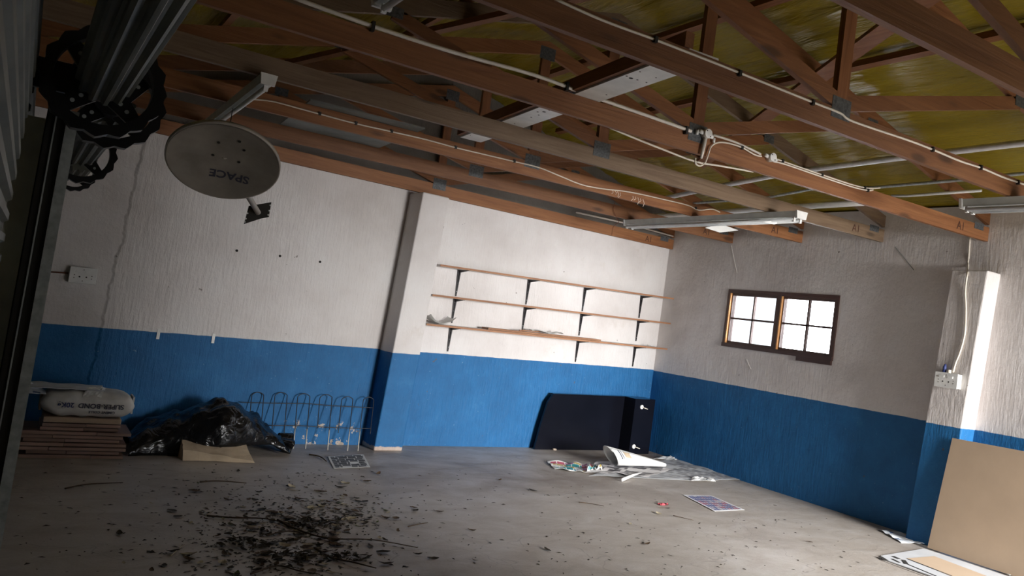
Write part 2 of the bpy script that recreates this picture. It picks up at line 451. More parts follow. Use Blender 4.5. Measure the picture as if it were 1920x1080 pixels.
# back pier
def pier_back():
    xs = {'bl': 3.03, 'br': 3.33, 'tl': 3.14, 'tr': 3.44}; zt = 2.60; d = 0.29
    def c(x, z, off): return Vector((x, back_y(x), z)) + BN * off
    o = MB().hexa([c(xs['bl'], 0, d), c(xs['br'], 0, d), c(xs['br'], 0, -.02), c(xs['bl'], 0, -.02),
                   c(xs['tl'], zt, d), c(xs['tr'], zt, d), c(xs['tr'], zt, -.02), c(xs['tl'], zt, -.02)]).build('wall_pier_back', 'plaster_pier')
    bevel(o, 0.012, 2)
    tag(o, kind='structure', label='plastered pier between the blank wall and the shelves', cat='pier')
pier_back()
# right wall with the window opening
WY0, WY1, WZ0, WZ1 = 5.70, 7.36, 1.46, 2.14
def wall_right():
    mb = MB(); T = 0.22
    def blk(y0, y1, z0, z1):
        mb.hexa([(right_x(y0), y0, z0), (right_x(y0) + T, y0, z0), (right_x(y1) + T, y1, z0), (right_x(y1), y1, z0),
                 (right_x(y0), y0, z1), (right_x(y0) + T, y0, z1), (right_x(y1) + T, y1, z1), (right_x(y1), y1, z1)])
    top = 3.02
    blk(YF - .2, WY0, 0, top); blk(WY1, back_y(XW) + 0.25, 0, top); blk(WY0, WY1, 0, WZ0); blk(WY0, WY1, WZ1, top)
    tag(mb.build('wall_right', 'plaster_right'), kind='structure', label='right wall with the small window', cat='wall')
wall_right()
def pier_right():
    xf = right_x(4.3) - 0.2; xb = right_x(4.3) + 0.02; zt = 2.41
    o = MB().hexa([(xf, 4.16, 0), (xb, 4.16, 0), (xb, 4.52, 0), (xf, 4.52, 0), (xf, 4.0, zt), (xb, 4.0, zt), (xb, 4.34, zt), (xf, 4.34, zt)]).build('wall_pier_right', 'plaster_right')
    bevel(o, 0.012, 2)
    tag(o, kind='structure', label='low plastered pier on the right wall carrying a socket', cat='pier')
pier_right()
tag(MB().box(XL - 0.2, XL, YF - 0.2, 8.4, 0, 3.1).build('wall_left', 'door_steel'), kind='structure', label='left wall behind the roller doors', cat='wall')
mbf = MB(); DX0, DX1, DZ = 4.4, 6.8, 2.3
mbf.box(XL - .2, DX0, YF - .2, YF, 0, 4.1).box(DX1, XW + .3, YF - .2, YF, 0, 4.1).box(DX0, DX1, YF - .2, YF, DZ, 4.1)
tag(mbf.build('wall_front', 'door_steel'), kind='structure', label='front wall with the open doorway', cat='wall')  # unseen wall; dark finish and opening width set to cut bounce and dim the left
# yellow foil under the roof sheeting: billows between the purlins, folds along the building
def ceiling():
    mb = MB(); nx, ny = 150, 60
    x0, x1, y0, y1 = XL - 0.2, XW + 0.35, YF - 0.25, 9.0
    def fn(u, v):
        x = x0 + (x1 - x0) * u; y = y0 + (y1 - y0) * v
        z = roof_sheet(x) + 0.010 * math.sin(x * 2 * PI / 0.19 + 1.2 * mnoise.noise((x * .7, y * .5, 3))) * (0.4 + abs(mnoise.noise((x * .8, y * .6, 9))) * 1.8)
        z += 0.012 * mnoise.noise((x * 3, y * 1.2, 0))
        return (x, y, z)
    mb.grid(fn, nx, ny)
    o = mb.build('ceiling', 'yellow_underlay', None, True)
    sd = o.modifiers.new('solid', 'SOLIDIFY'); sd.thickness = 0.02; sd.offset = 1
    tag(o, kind='structure', label='yellow foil underlay beneath the roof sheets', cat='ceiling')
ceiling()

# window: frame, two casements of four panes
def window():
    w = empty('window_1', (right_x(6.5), 6.5, WZ0)); tag(w, 'small brown timber window with eight bright panes', 'window', None, 'structure')
    xi = right_x(6.5) - 0.012; xo = xi + 0.10
    f = 0.045
    MB().box(xi, xo, WY0, WY1, WZ1 - f, WZ1).build('frame_head', 'window_wood', w)
    MB().box(xi - .01, xo, WY0, WY1, WZ0, WZ0 + f).build('window_sill', 'window_wood', w)
    MB().box(xi - .012, xo - .03, WY0 + .01, WY0 + .48, WZ0 - 0.045, WZ0).build('sill_block', 'window_wood', w)
    for y in (WY0, WY1 - f): MB().box(xi, xo, y, y + f, WZ0 + f, WZ1 - f).build('frame_jamb', 'window_wood_upright', w)
    ym = (WY0 + WY1) / 2
    MB().box(xi, xo, ym - .035, ym + .035, WZ0 + f, WZ1 - f).build('mullion', 'window_wood_upright', w)
    for a, b in ((WY0 + f, ym - .035), (ym + .035, WY1 - f)):
        cs = empty('casement', (xi + .03, (a + b) / 2, WZ0 + f)); cs.parent = w; cs.matrix_parent_inverse = w.matrix_world.inverted()
        z0, z1 = WZ0 + f, WZ1 - f; s = 0.026; xa, xb = xi + .02, xi + .065
        mb = MB()
        mb.box(xa, xb, a, b, z1 - s, z1).box(xa, xb, a, b, z0, z0 + s).box(xa, xb, a, a + s, z0 + s, z1 - s).box(xa, xb, b - s, b, z0 + s, z1 - s)
        mb.build('casement_frame', 'window_wood_upright', cs)
        yc, zc = (a + b) / 2, (z0 + z1) / 2; g = 0.011
        MB().box(xa + .01, xb - .005, yc - g, yc + g, z0 + s, z1 - s).build('glazing_bar', 'window_wood_upright', cs)
        MB().box(xa + .01, xb - .005, a + s, b - s, zc - g, zc + g).build('glazing_bar', 'window_wood', cs)
        for (p, q) in ((a + s, yc - g), (yc + g, b - s)):
            for (r, t) in ((z0 + s, zc - g), (zc + g, z1 - s)):
                MB().box(xa + .022, xa + .026, p, q, r, t).build('pane', 'window_glass', cs)
        MB().box(xi - .004, xi + .02, b - .012, b + .004, z0, z1).build('beading', 'beading', cs)['label'] = 'light varnished beading strip'
window()

# ------------------------------------------------------------------ roof trusses
def truss(i, material, marks):
    y = TY[i]; h = 0.125; t = 0.038; half = t / 2
    order = {1: 'roof truss lying along the back wall', 2: 'second roof truss out from the back wall', 3: 'roof truss with a wavy white cable, third from the back wall',
             4: 'greyish roof truss, fourth from the back wall', 5: 'roof truss carrying conduit and round junction boxes',
             6: 'roof truss with a thin cable clipped along its top edge', 7: 'nearest roof truss at the top right corner'}
    tr = thing('roof_truss', (3.42, y, ZC), order[i], 'roof truss', 'timber roof trusses')
    dz = -0.075 if i == 1 else 0.0
    xe = right_x(y) + 0.03; x0 = XL + 0.02
    z0 = ZC + dz; z1 = z0 + h
    MB().box(x0, xe, -half + y, half + y, z0, z1).build('bottom_chord', material, tr)
    k = 0.27; hv = 0.115
    # top chords
    for side in (0, 1):
        xa, xb = (3.42, xe) if side else (3.42, x0)
        za, zb = roof_low(xa) + dz, max(roof_low(xb) + dz, z1 - 0.02)
        MB().prism([(xa, y - half, za), (xb, y - half, zb), (xb, y - half, zb + hv), (xa, y - half, za + hv)], (0, t, 0)).build('top_chord', material, tr)
    # king post and the two raking webs
    MB().box(3.42 - .045, 3.42 + .045, y - half, y + half, z1 + .001, roof_low(3.42) + dz - .001).build('king_post', 'pine_upright', tr)
    for s in (-1, 1):
        a = Vector((3.42 + s * .05, y - half, z1 + .045)); bx = 3.42 + s * 1.72; b = Vector((bx, y - half, roof_low(bx) + dz + .01))
        d = (b - a).normalized(); n = Vector((-d.z, 0, d.x)); n *= 0.042 if n.z > 0 else -0.042
        MB().prism([a - n, b - n, b + n, a + n], (0, t, 0)).build('web', material if i != 4 else 'pine', tr)
    # toothed plates
    yp = y - half - .0025
    MB().box(3.42 - .075, 3.42 + .075, yp, yp + .002, z1 - .055, z1 + .06).build('nail_plate', 'nail_plate', tr)
    MB().box(3.42 - .075, 3.42 + .075, yp, yp + .002, roof_low(3.42) + dz - .05, roof_low(3.42) + dz + .06).build('nail_plate', 'nail_plate', tr)
    MB().box(xe - .26, xe - .12, yp, yp + .002, z1 - .045, z1 + .015).build('nail_plate', 'nail_plate', tr)
    for s in (-1, 1):
        bx = 3.42 + s * 1.72; MB().box(bx - .06, bx + .06, yp, yp + .002, roof_low(bx) + dz - .02, roof_low(bx) + dz + .05).build('nail_plate', 'nail_plate', tr)
    if marks: text_mesh('A1', 0.10, 'marker_brown', 'pencil_mark', tr, (xe - .52, yp, z0 + .03), (1, 0, 0), UP)
    if i == 3:
        for dx, tx in ((0, '345'), (.22, '355'), (.33, '22')):
            pass
        a = PY(1148, 356, yp)
        for j in range(9):      # chalk scribble, too faint to read
            p = a + Vector((.03 * j + (.12 if j > 3 else 0), 0, -.002 * j)); q = p + Vector((random.uniform(-.015, .03), 0, -random.uniform(.03, .07)))
            MB().tube([p, (p + q) / 2 + Vector((.015, 0, 0)), q], .003, 5).build('chalk_mark', 'chalk', tr)
    if i == 1:
        R = Matrix.Translation((3.42, y, ZC)) @ Matrix.Rotation(BA, 4, 'Z'); tr.matrix_world = R
        tr.location = (3.42, back_y(3.42) - 0.05, ZC); tr.rotation_euler = (0, 0, BA)
    return tr
for i in range(1, 8): truss(i, 'pine_grey' if i == 4 else 'pine', i <= 5)

# timber purlins above the top chords
for x, ln in ((4.62, 'timber purlin under the yellow foil, lower of two by the wind brace'), (3.80, 'timber purlin just right of the ridge'), (2.2, 'timber purlin on the dark left roof slope'), (0.9, 'lowest timber purlin above the roller doors')):
    z = roof_low(x) + .117; s = -0.27 if x > 3.42 else .27
    o = MB().hexa([(x - .025, YF + .02, z - s * .025), (x + .025, YF + .02, z + s * .025), (x + .025, 8.05, z + s * .025), (x - .025, 8.05, z - s * .025),
                   (x - .025, YF + .02, z - s * .025 + .045), (x + .025, YF + .02, z + s * .025 + .045), (x + .025, 8.05, z + s * .025 + .045), (x - .025, 8.05, z - s * .025 + .045)]).build('purlin', 'pine_brace')
    tag(o, ln, 'purlin', 'timber purlins')
# diagonal wind braces fixed under the top chords
def brace(p, q, label, name='wind_brace', w=.055, t=.036):
    p, q = Vector(p), Vector(q); d = (q - p).normalized(); s = -0.27 if p.x > 3.42 else .27
    nrm = Vector((-s, 0, 1)).normalized(); a = d.cross(nrm).normalized() * w
    o = MB().obox(p - a - nrm * (t + .002), q - p, a * 2, nrm * t).build(name, 'pine_brace'); return tag(o, label, 'brace')
def rl(x, y): return (x, y, roof_low(x))
brace(rl(5.35, 6.4), rl(3.6, 2.0), 'diagonal wind brace under the right roof slope')
brace(rl(1.3, 7.3), rl(2.75, 4.1), 'diagonal wind brace under the dark left roof slope')

# pipes fixed under the right roof slope
def pipe(pix, lift, r, material, label, name='metal_pipe', yend=None):
    pts = []
    for x, y in pix:
        d = ray(x, y); t = (2.93 + .27 * 6.54 - lift - 1.5) / (d.z + .27 * d.x); pts.append(EYE + d * t)
    if yend is not None:
        d = (pts[-1] - pts[-2]); pts.append(pts[-1] + d * ((yend - pts[-1].y) / d.y))
    return tag(MB().tube(pts, r, 10).build(name, material, None, True), label, 'pipe', 'pipes under the roof')
pipe([(1240, 373), (1350, 349), (1443, 331), (1517, 318), (1677, 297), (1920, 268)], .03, .026, 'steel_pipe', 'bright steel pipe highest up the right roof slope', yend=1.0)
pipe([(1300, 381), (1440, 370), (1535, 352), (1633, 352), (1793, 338), (1920, 325)], .022, .014, 'galvanised', 'thin grey pipe between the two bright pipes', yend=1.0)
pipe([(1228, 405), (1290, 402), (1425, 392), (1620, 380)], .04, .030, 'white_paint', 'thick white pipe lowest on the right roof slope')
pipe([(1672, 367), (1700, 367), (1840, 357)], .02, .013, 'white_paint', 'short white pipe beside the loose cable end')

# grey board laid on the chords near the back wall, and a white fitting board across three trusses
o = MB().obox((1.50, 6.18, 2.822), (.86, -.04, 0), (.10, 1.42, 0), (0, 0, .012)).build('ceiling_board', 'fibre_board')
tag(o, 'grey fibre board lying loose on the truss chords', 'board')
def fitting_board():
    z = ZC + .127; a, b = Vector((2.36, 3.0, z)), Vector((2.64, 6.10, z)); d = b - a; w = Vector((.175, -.01, 0))
    t = thing('fitting_board', a, 'white drilled board lying across three truss chords', 'board')
    MB().obox(a, d, w, (0, 0, .012)).build('white_face', 'white_paint', t)
    MB().obox(a + Vector((-.03, 0, .012)), d, (.05, 0, 0), (0, 0, .075)).build('batten', 'pine_brace', t)['label'] = 'brown timber batten along the board edge'
    for x, y, r in ((1183, 147, .012), (1195, 150, .006), (1175, 143, .006), (1137, 178, .005), (1020, 210, .012), (1030, 207, .007), (1008, 210, .007), (1010, 216, .006), (996, 220, .006), (965, 232, .005), (882, 254, .004), (1212, 155, .005), (1230, 146, .004), (1200, 135, .004)):
        MB().disc(PZ(x, y, z - .0015), (0, 0, 1), r, .002, 10).build('screw_hole', 'hole_dark', t)
fitting_board()

# ------------------------------------------------------------------ fluorescent fittings
def batten_light(p, q, label, tubes=1, w=.075, h=.055, tube_drop=.03, group='fluorescent fittings'):
    p, q = Vector(p), Vector(q); d = (q - p).normalized(); a = d.cross(UP).normalized()
    t = thing('fluorescent_light', p, label, 'light', group)
    MB().prism([p + a * w / 2, p + a * w * .38 + UP * -h, p - a * w * .38 - UP * h, p - a * w / 2], q - p).build('channel', 'fitting_white', t)
    for e, s in ((p, -1), (q, 1)):
        o = MB().prism([e + a * w * .55 + UP * .003, e + a * w * .45 - UP * (h + .012), e - a * w * .45 - UP * (h + .012), e - a * w * .55 + UP * .003], d * s * .022).build('end_cap', 'white_paint', t)
    for k in range(tubes):
        off = a * ((k - (tubes - 1) / 2) * w * .62) - UP * (h + .022)
        MB().tube([p + d * .03 + off, q - d * .03 + off], .016, 12).build('tube', 'tube_glass', t, True)
        for e in (p + d * .02, q - d * .02 - d * .02):
            MB().obox(e + off - a * .012 - UP * .02, d * .02, a * .024, UP * .045).build('lamp_holder', 'white_paint', t)
    return t
batten_light((1.005, 5.18, ZC - .002), (1.045, 7.46, ZC - .002), 'white fluorescent batten above the satellite dish', 1, .085, .05)
batten_light((5.29, 4.92, ZC - .006), (5.34, 7.46, ZC - .004), 'twin fluorescent fitting beneath the truss ends by the corner', 2, .12, .05)
batten_light((5.20, 1.86, ZC - .004), (5.19, 3.32, ZC - .004), 'twin fluorescent fitting cut off by the right picture edge', 2, .12, .05)
q0 = PZ(718, 5, ZC + .15); batten_light((q0.x - .02, 1.89, ZC + .185), (q0.x, max(q0.y, 3.02), ZC + .185), 'white fitting peeping in at the top picture edge', 1, .10, .05)
# torn diffuser pieces hanging at the twin fitting
def scrap(pix, Y, label, material='paper_white', name='plastic_scrap'):
    pts = [PY(x, y, Y) for x, y in pix]
    return tag(MB().prism(pts, (0, .004, 0)).build(name, material), label, 'plastic scrap')
scrap([(1322, 427), (1352, 420), (1385, 432), (1350, 436)], TY[3] - .05, 'torn white diffuser piece left of the truss end')
scrap([(1430, 416), (1470, 411), (1472, 414), (1452, 421)], TY[4] - .06, 'torn white diffuser piece beneath the end cap')

# ------------------------------------------------------------------ conduit, cables and junction boxes
def cable(pix, Y, r, label, material='cable', name='cable', sub=5, clips=(), cat='cable', extra=None):
    pts = smooth_curve([PY(x, y, Y) for x, y in pix] + (extra or []), sub)
    if not clips: return tag(MB().tube(pts, r, 7).build(name, material, None, True), label, cat)
    t = thing(name, pts[0], label, cat)
    MB().tube(pts, r, 7).build('core', material, t, True)
    for x, y in clips:
        c = PY(x, y, Y - r)
        MB().box(c.x - .008, c.x + .008, c.y - .006, c.y + r * 2, c.z - r * 2.2, c.z + r * 2.2).build('clip', 'clip_black', t)
    return t
f6 = TY[6] - .019 - .006
cable([(1040, -2), (1130, 38), (1230, 75), (1320, 110), (1388, 137), (1460, 166), (1525, 192), (1575, 212), (1600, 228), (1700, 262), (1750, 281), (1800, 302), (1840, 315), (1880, 332), (1915, 344), (1940, 352)], f6, .0065,
      'thin white cable clipped along the truss second from the camera', clips=[(1230, 74), (1388, 137), (1525, 192), (1750, 280), (1840, 314), (1910, 342)])
f5 = TY[5] - .019 - .012
cable([(540, -8), (690, 46), (850, 98), (1000, 140), (1100, 177), (1200, 212), (1296, 246)], f5, .0115,
      'thick white conduit left of the round junction boxes', 'conduit', 'conduit', 4, clips=[(700, 49), (1064, 162), (1288, 244)], cat='conduit')
cable([(1337, 253), (1380, 267), (1426, 289)], f5, .0085, 'short conduit between the two round junction boxes', 'conduit', 'conduit', 4, cat='conduit')
cable([(1304, 296), (1304, 306), (1312, 311), (1322, 305), (1328, 290), (1334, 274), (1348, 267), (1368, 269), (1392, 277), (1415, 290), (1428, 293)], f5 - .008, .0055,
      'white cable looping down between the junction boxes', sub=6, clips=[(1392, 277)])
cable([(1452, 297), (1475, 305), (1545, 329), (1600, 347), (1630, 353), (1650, 352)], f5, .0055, 'upper of two white cables right of the junction boxes', clips=[(1468, 302), (1542, 328), (1622, 352)])
cable([(1450, 303), (1475, 309), (1545, 333), (1600, 351), (1628, 357), (1637, 356)], f5 - .003, .0055, 'lower of two white cables right of the junction boxes', clips=[(1628, 357)])
cable([(1122, 230), (1180, 255), (1240, 279), (1304, 303), (1350, 311), (1412, 322)], TY[5] + .028, .0065, 'white cable sagging behind the conduit truss')
def junction_box(x, y, label, tee):
    c = PY(x, y, f5 + .01); n = Vector((0, -1, 0)); r = .030
    t = thing('junction_box', c, label, 'junction box', 'round junction boxes')
    MB().disc(c, n, r, .045, 24).build('body', 'conduit', t, True)
    MB().disc(c + n * .045, n, r * 1.02, .004, 24).build('lid', 'white_paint', t)
    for s in (-1, 1):
        MB().disc(c + n * .049 + Vector((s * .016, 0, -s * .016)), n, .0045, .001, 8).build('screw', 'hole_dark', t)
        d = Vector((s, 0, -.12 * s)).normalized()
        MB().disc(c + d * r * .8 + n * .02, d, .014, .035, 12).build('spout', 'white_paint', t, True)
        if tee: MB().tube([c + d * .075 + n * .02, c + d * .075 + n * .02 - UP * .03], .009, 8).build('saddle', 'white_paint', t, True)
    if tee:
        MB().tube([c + n * .02 - UP * .02, c + n * .022 + Vector((-.012, 0, -.12)), c + n * .022 + Vector((-.016, 0, -.165))], [.014, .012, .008], 12).build('drop_spout', 'conduit', t, True)
junction_box(1320, 252, 'cream junction box with a drop spout on the conduit truss', True)
junction_box(1441, 296, 'white junction box further right on the conduit truss', False)
f3 = TY[3] - .019 - .005
cable([(470, 186), (510, 190), (560, 203), (600, 214), (668, 232), (735, 247), (800, 262), (855, 277), (910, 290), (965, 303), (1010, 314), (1050, 330), (1090, 346), (1130, 354), (1180, 360), (1245, 374), (1290, 385), (1310, 394), (1335, 392), (1350, 398)], f3, .0055,
      'wavy white cable along the third truss from the back wall', clips=[(600, 213), (668, 231), (735, 246), (855, 276), (965, 302), (1305, 390)])
pc = [PB(1080, 398, .10), PB(1180, 420, .10), PB(1262, 443, .10)]
tag(MB().tube(pc, .011, 8).build('conduit', 'conduit', None, True), 'white conduit between the last truss and the back wall', 'conduit')
tag(MB().tube(smooth_curve([PY(1153, 380, TY[2] - .03), PY(1150, 392, TY[2] - .04), PY(1156, 408, TY[2] - .04), PY(1160, 416, TY[2] - .03), PY(1150, 425, TY[2] - .04), PY(1147, 441, TY[2] - .05)], 5), .003, 6).build('hanging_wire', 'rust_wire', None, True),
    'rusty wire dangling above the shelves', 'wire')
xs = right_x(4.3) - .2
def RP(x, y, off=0.0):    # face of the right pier
    d = ray(x, y); return EYE + d * ((xs - off) / d.x)
tag(MB().tube(smooth_curve([PX(1819, 440, .012), PX(1817, 470, .012), PX(1815, 500, .012), RP(1814, 512, .012), RP(1810, 545, .012), RP(1811, 580, .012), RP(1809, 625, .012), RP(1800, 660, .012), RP(1792, 680, .012), RP(1787, 698, .012)], 6), .008, 7).build('cable', 'cable', None, True),
    'cream cable running down the right pier to its socket', 'cable')

# ------------------------------------------------------------------ sockets
def socket(c, right, up, nrm, w, h, d, label, plug=False):
    c, right, up, nrm = map(Vector, (c, right, up, nrm)); right.normalize(); up.normalize(); nrm.normalize()
    t = thing('wall_socket', c - up * h / 2, label, 'socket', 'double wall sockets')
    o = MB().obox(c - right * w / 2 - up * h / 2, right * w, up * h, nrm * d).build('back_box', 'fitting_white', t); bevel(o, .004)
    o = MB().obox(c - right * (w / 2 + .003) - up * (h / 2 + .003) + nrm * d, right * (w + .006), up * (h + .006), nrm * .008).build('cover_plate', 'white_paint', t); bevel(o, .003)
    f = c + nrm * (d + .008)
    for s in (-1, 1):
        MB().obox(f + right * (s * w * .19 - w * .11) + up * h * .17, right * w * .22, up * h * .13, nrm * .006).build('rocker_switch', 'paper_white', t)
        for dx, dy, r in ((.33, .0, .004), (.33, -.18, .004), (.13, -.1, .0065)):
            MB().disc(f + right * s * w * dx + up * h * dy, nrm, r, .001, 10).build('pin_hole', 'hole_dark', t)
    for dy in (.36, -.36): MB().disc(f + up * h * dy, nrm, .004, .001, 8).build('screw', 'hole_dark', t)
    if plug:
        MB().tube([c + up * (h / 2) + nrm * d * .5 - right * w * .22, c + up * (h / 2 + .05) + nrm * d * .5 - right * w * .22, c + up * (h / 2 + .075) + nrm * d * .5 - right * w * .2], [.016, .015, .007], 10).build('cable_gland', 'print_navy', t, True)
        MB().tube([c + up * (h / 2) + nrm * d * .5 + right * 0, c + up * (h / 2 + .03) + nrm * d * .5], .016, 10).build('gland_nut', 'cable', t, True)
    return t
sl = (PB(131, 500, .0) + PB(169, 531, .0)) / 2
socket(sl + Vector((.015, 0, 0)), BU + UP * .02, UP, BN, .185, .125, .045, 'white double socket on the blank left wall')
tag(MB().tube([PB(84, 509, .012), PB(128, 512, .012)], .006, 7).build('conduit', 'rust_wire', None, True), 'thin brown conduit stub left of the wall socket', 'conduit')
sr = (RP(1764, 700) + RP(1800, 728)) / 2
socket(sr, (0, -1, 0), UP, (-1, 0, 0), .215, .125, .06, 'white double socket on the right pier with a black gland', True)

# ------------------------------------------------------------------ shelves on black brackets
def shelves():
    rows = [((823, 495), (1272, 560), 'top'), ((808, 551), (1272, 607), 'middle'), ((797, 606), (1268, 655), 'bottom')]
    dep = .25; th = .020; info = []
    lab = {'top': 'topmost white shelf with a brown front edge', 'middle': 'middle white shelf with a brown front edge', 'bottom': 'bottom shelf holding scraps and a spare plank'}
    for (a, b, n) in rows:
        pa, pb = PB(*a, dep), PB(*b, dep)
        xl = max(pa.x, 3.41 if n != 'top' else 3.44); xr_ = XW - .01
        def zat(x, pa=pa, pb=pb): return pa.z + (pb.z - pa.z) * (x - pa.x) / (pb.x - pa.x)
        def pt(x, off, dz=0): return Vector((x, back_y(x), zat(x) + dz)) + BN * off
        t = thing('wall_shelf', pt((xl + xr_) / 2, 0), lab[n], 'shelf', 'wall shelves')
        MB().hexa([pt(xl, .003, -th), pt(xr_ - .02, .003, -th), pt(xr_ - .03, dep - .006, -th), pt(xl, dep - .006, -th), pt(xl, .003), pt(xr_ - .02, .003), pt(xr_ - .03, dep - .006), pt(xl, dep - .006)]).build('board', 'shelf_face', t)
        MB().hexa([pt(xl, dep - .006, -th), pt(xr_ - .03, dep - .006, -th), pt(xr_ - .03, dep, -th), pt(xl, dep, -th), pt(xl, dep - .006), pt(xr_ - .03, dep - .006), pt(xr_ - .03, dep), pt(xl, dep)]).build('front_edge', 'shelf_edge', t)
        info.append((zat, n))
    cols = [(3.83, 'first'), (4.74, 'second'), (5.56, 'third'), (6.48, 'fourth')]
    for zat, n in info:
        for x, k in cols:
            if n == 'bottom' and k == 'second': continue
            z = zat(x) - th - .001; o = Vector((x, back_y(x), z)) + BN * .003
            L = .262 if n != 'top' else .285; D = .2; w = BU * .023
            t = thing('shelf_bracket', o, 'black steel bracket under the %s shelf, %s from the pier' % (n, k), 'bracket', 'shelf brackets')
            MB().prism([o - w, o - w - UP * L + BU * .015, o + w - UP * L - BU * .015, o + w], BN * .005).build('wall_leg', 'bracket_black', t)
            MB().prism([o - w * .8 + BN * .005, o + w * .8 + BN * .005, o + w * .4 + BN * D, o - w * .4 + BN * D], -UP * .005).build('arm', 'bracket_black', t)
            MB().prism([o + BN * .005 - UP * .005 - BU * .0015, o + BN * .005 - UP * L * .9 - BU * .0015, o + BN * .022 - UP * .03 - BU * .0015, o + BN * D * .95 - UP * .006 - BU * .0015], BU * .003).build('rib', 'bracket_black', t)
            for q in (.16, .5, .82): MB().disc(o - UP * L * q + BN * .006, BN, .004, .003, 8).build('screw', 'galvanised', t)
    zat = info[2][0]
    def on(x, off, dz=0): return Vector((x, back_y(x), zat(x) + dz)) + BN * off
    # spare plank, sticks and paper on the bottom shelf, a torn plastic tray at its left end
    o = MB().hexa([on(4.15, .10, .002), on(5.72, .10, .002), on(5.72, .238, .002), on(4.15, .238, .002), on(4.15, .10, .022), on(5.72, .10, .022), on(5.72, .238, .022), on(4.15, .238, .022)]).build('spare_plank', 'shelf_edge')
    tag(o, 'loose brown plank lying on the bottom shelf', 'plank')
    o = MB().obox(on(4.58, .20, .024), on(4.92, .12, .03) - on(4.58, .20, .024), (0, .02, 0), (0, 0, .012)).build('wood_stick', 'shelf_edge')
    tag(o, 'short stick on the spare plank beside the crumpled paper', 'stick')
    mb = MB(); a0 = on(4.75, .12, .026)
    mb.grid(lambda u, v: a0 + BU * .42 * u + BN * .11 * v + UP * (.012 + .028 * abs(mnoise.noise((u * 4, v * 3, 2))) + .01 * math.sin(u * 9)), 14, 6)
    tag(mb.build('crumpled_paper', 'paper_white'), 'crumpled pale paper on the spare plank', 'paper')
    mb = MB(); a1 = on(3.46, .03, .004)
    mb.grid(lambda u, v: a1 + BU * .30 * u + BN * .19 * v + UP * (.075 * (abs(2 * u - 1) ** 2.5) + .02 * abs(2 * v - 1) ** 2 + .012 * mnoise.noise((u * 5, v * 4, 7))), 16, 8)
    tag(mb.build('plastic_tray', 'paper_white', None, True), 'torn white plastic tray at the left end of the bottom shelf', 'tray')
    mb = MB(); a2 = on(6.55, .12, .002)
    mb.grid(lambda u, v: a2 + BU * .11 * u + BN * .07 * v + UP * (.006 + .02 * abs(mnoise.noise((u * 4, v * 4, 4)))), 8, 6)
    tag(mb.build('plastic_scrap', 'paper_white'), 'small clear scrap at the right end of the bottom shelf', 'plastic scrap')
shelves()

# two white straps across the dado line of the left wall, plugs drilled in the wall
for (x, y, n) in ((297, 626, 'left'), (400, 634, 'right')):
    c = PB(x, y, .004)
    o = MB().obox(c - BU * .012 - UP * .045, BU * .024, UP * .085, BN * .004).build('wall_strap', 'white_paint')
    tag(o, '%s of two white straps on the dado line of the left wall' % n, 'strap', 'straps on the dado line')
for (x, y, n) in ((444, 470, 'lowest left'), (525, 480, 'middle'), (600, 491, 'right')):
    tag(MB().disc(PB(x, y, .001), BN, .012, .003, 10).build('wall_plug', 'hole_dark'), '%s dark plug hole on the blank left wall' % n, 'plug', 'drilled plug holes')
# filler seams on the right wall
for pix, mt_, lb in ((((1371, 460), (1376, 485), (1382, 512)), 'filler', 'white filler seam below the first truss end'), (((1678, 463), (1695, 483), (1713, 506)), 'fibre_board', 'dark scratch left of the right pier'),
                     (((1400, 674), (1404, 684), (1408, 692)), 'filler', 'small white chip beneath the window')):
    tag(MB().tube([PX(x, y, .002) for x, y in pix], .0035, 6).build('plaster_seam', mt_), lb, 'seam')

# ------------------------------------------------------------------ roller doors on the left
def ribbed_roll(cx, cz, r, y0, y1, mat_, parent):
    prof = []; n = 96
    for j in range(n):
        a = 2 * PI * j / n; rr = r + .008 * (1 if math.sin(a * 12) > 0 else -1) * min(1, abs(math.sin(a * 12)) * 3)
        prof.append((cx + rr * math.cos(a), cz + rr * math.sin(a)))
    vs = [(x, y0, z) for x, z in prof] + [(x, y1, z) for x, z in prof]
    fs = [(j, (j + 1) % n, n + (j + 1) % n, n + j) for j in range(n)] + [tuple(range(n)), tuple(range(n, 2 * n))]
    MB().add(vs, fs).build('curtain_roll', mat_, parent)
def curtain(x, y0, y1, z0, z1, mat_, parent):
    pr = []; z = z0; k = 0
    while z < z1:
        for dx, dz in ((.0, .0), (.0, .022), (.016, .034), (.016, .058), (.0, .07)): pr.append((x + dx, z + dz))
        z += .074
    vs = [(a, y0, b) for a, b in pr] + [(a, y1, b) for a, b in pr]; n = len(pr)
    fs = [(j, j + 1, n + j + 1, n + j) for j in range(n - 1)]
    o = MB().add(vs, fs).build('curtain', mat_, parent); sd = o.modifiers.new('solid', 'SOLIDIFY'); sd.thickness = .002
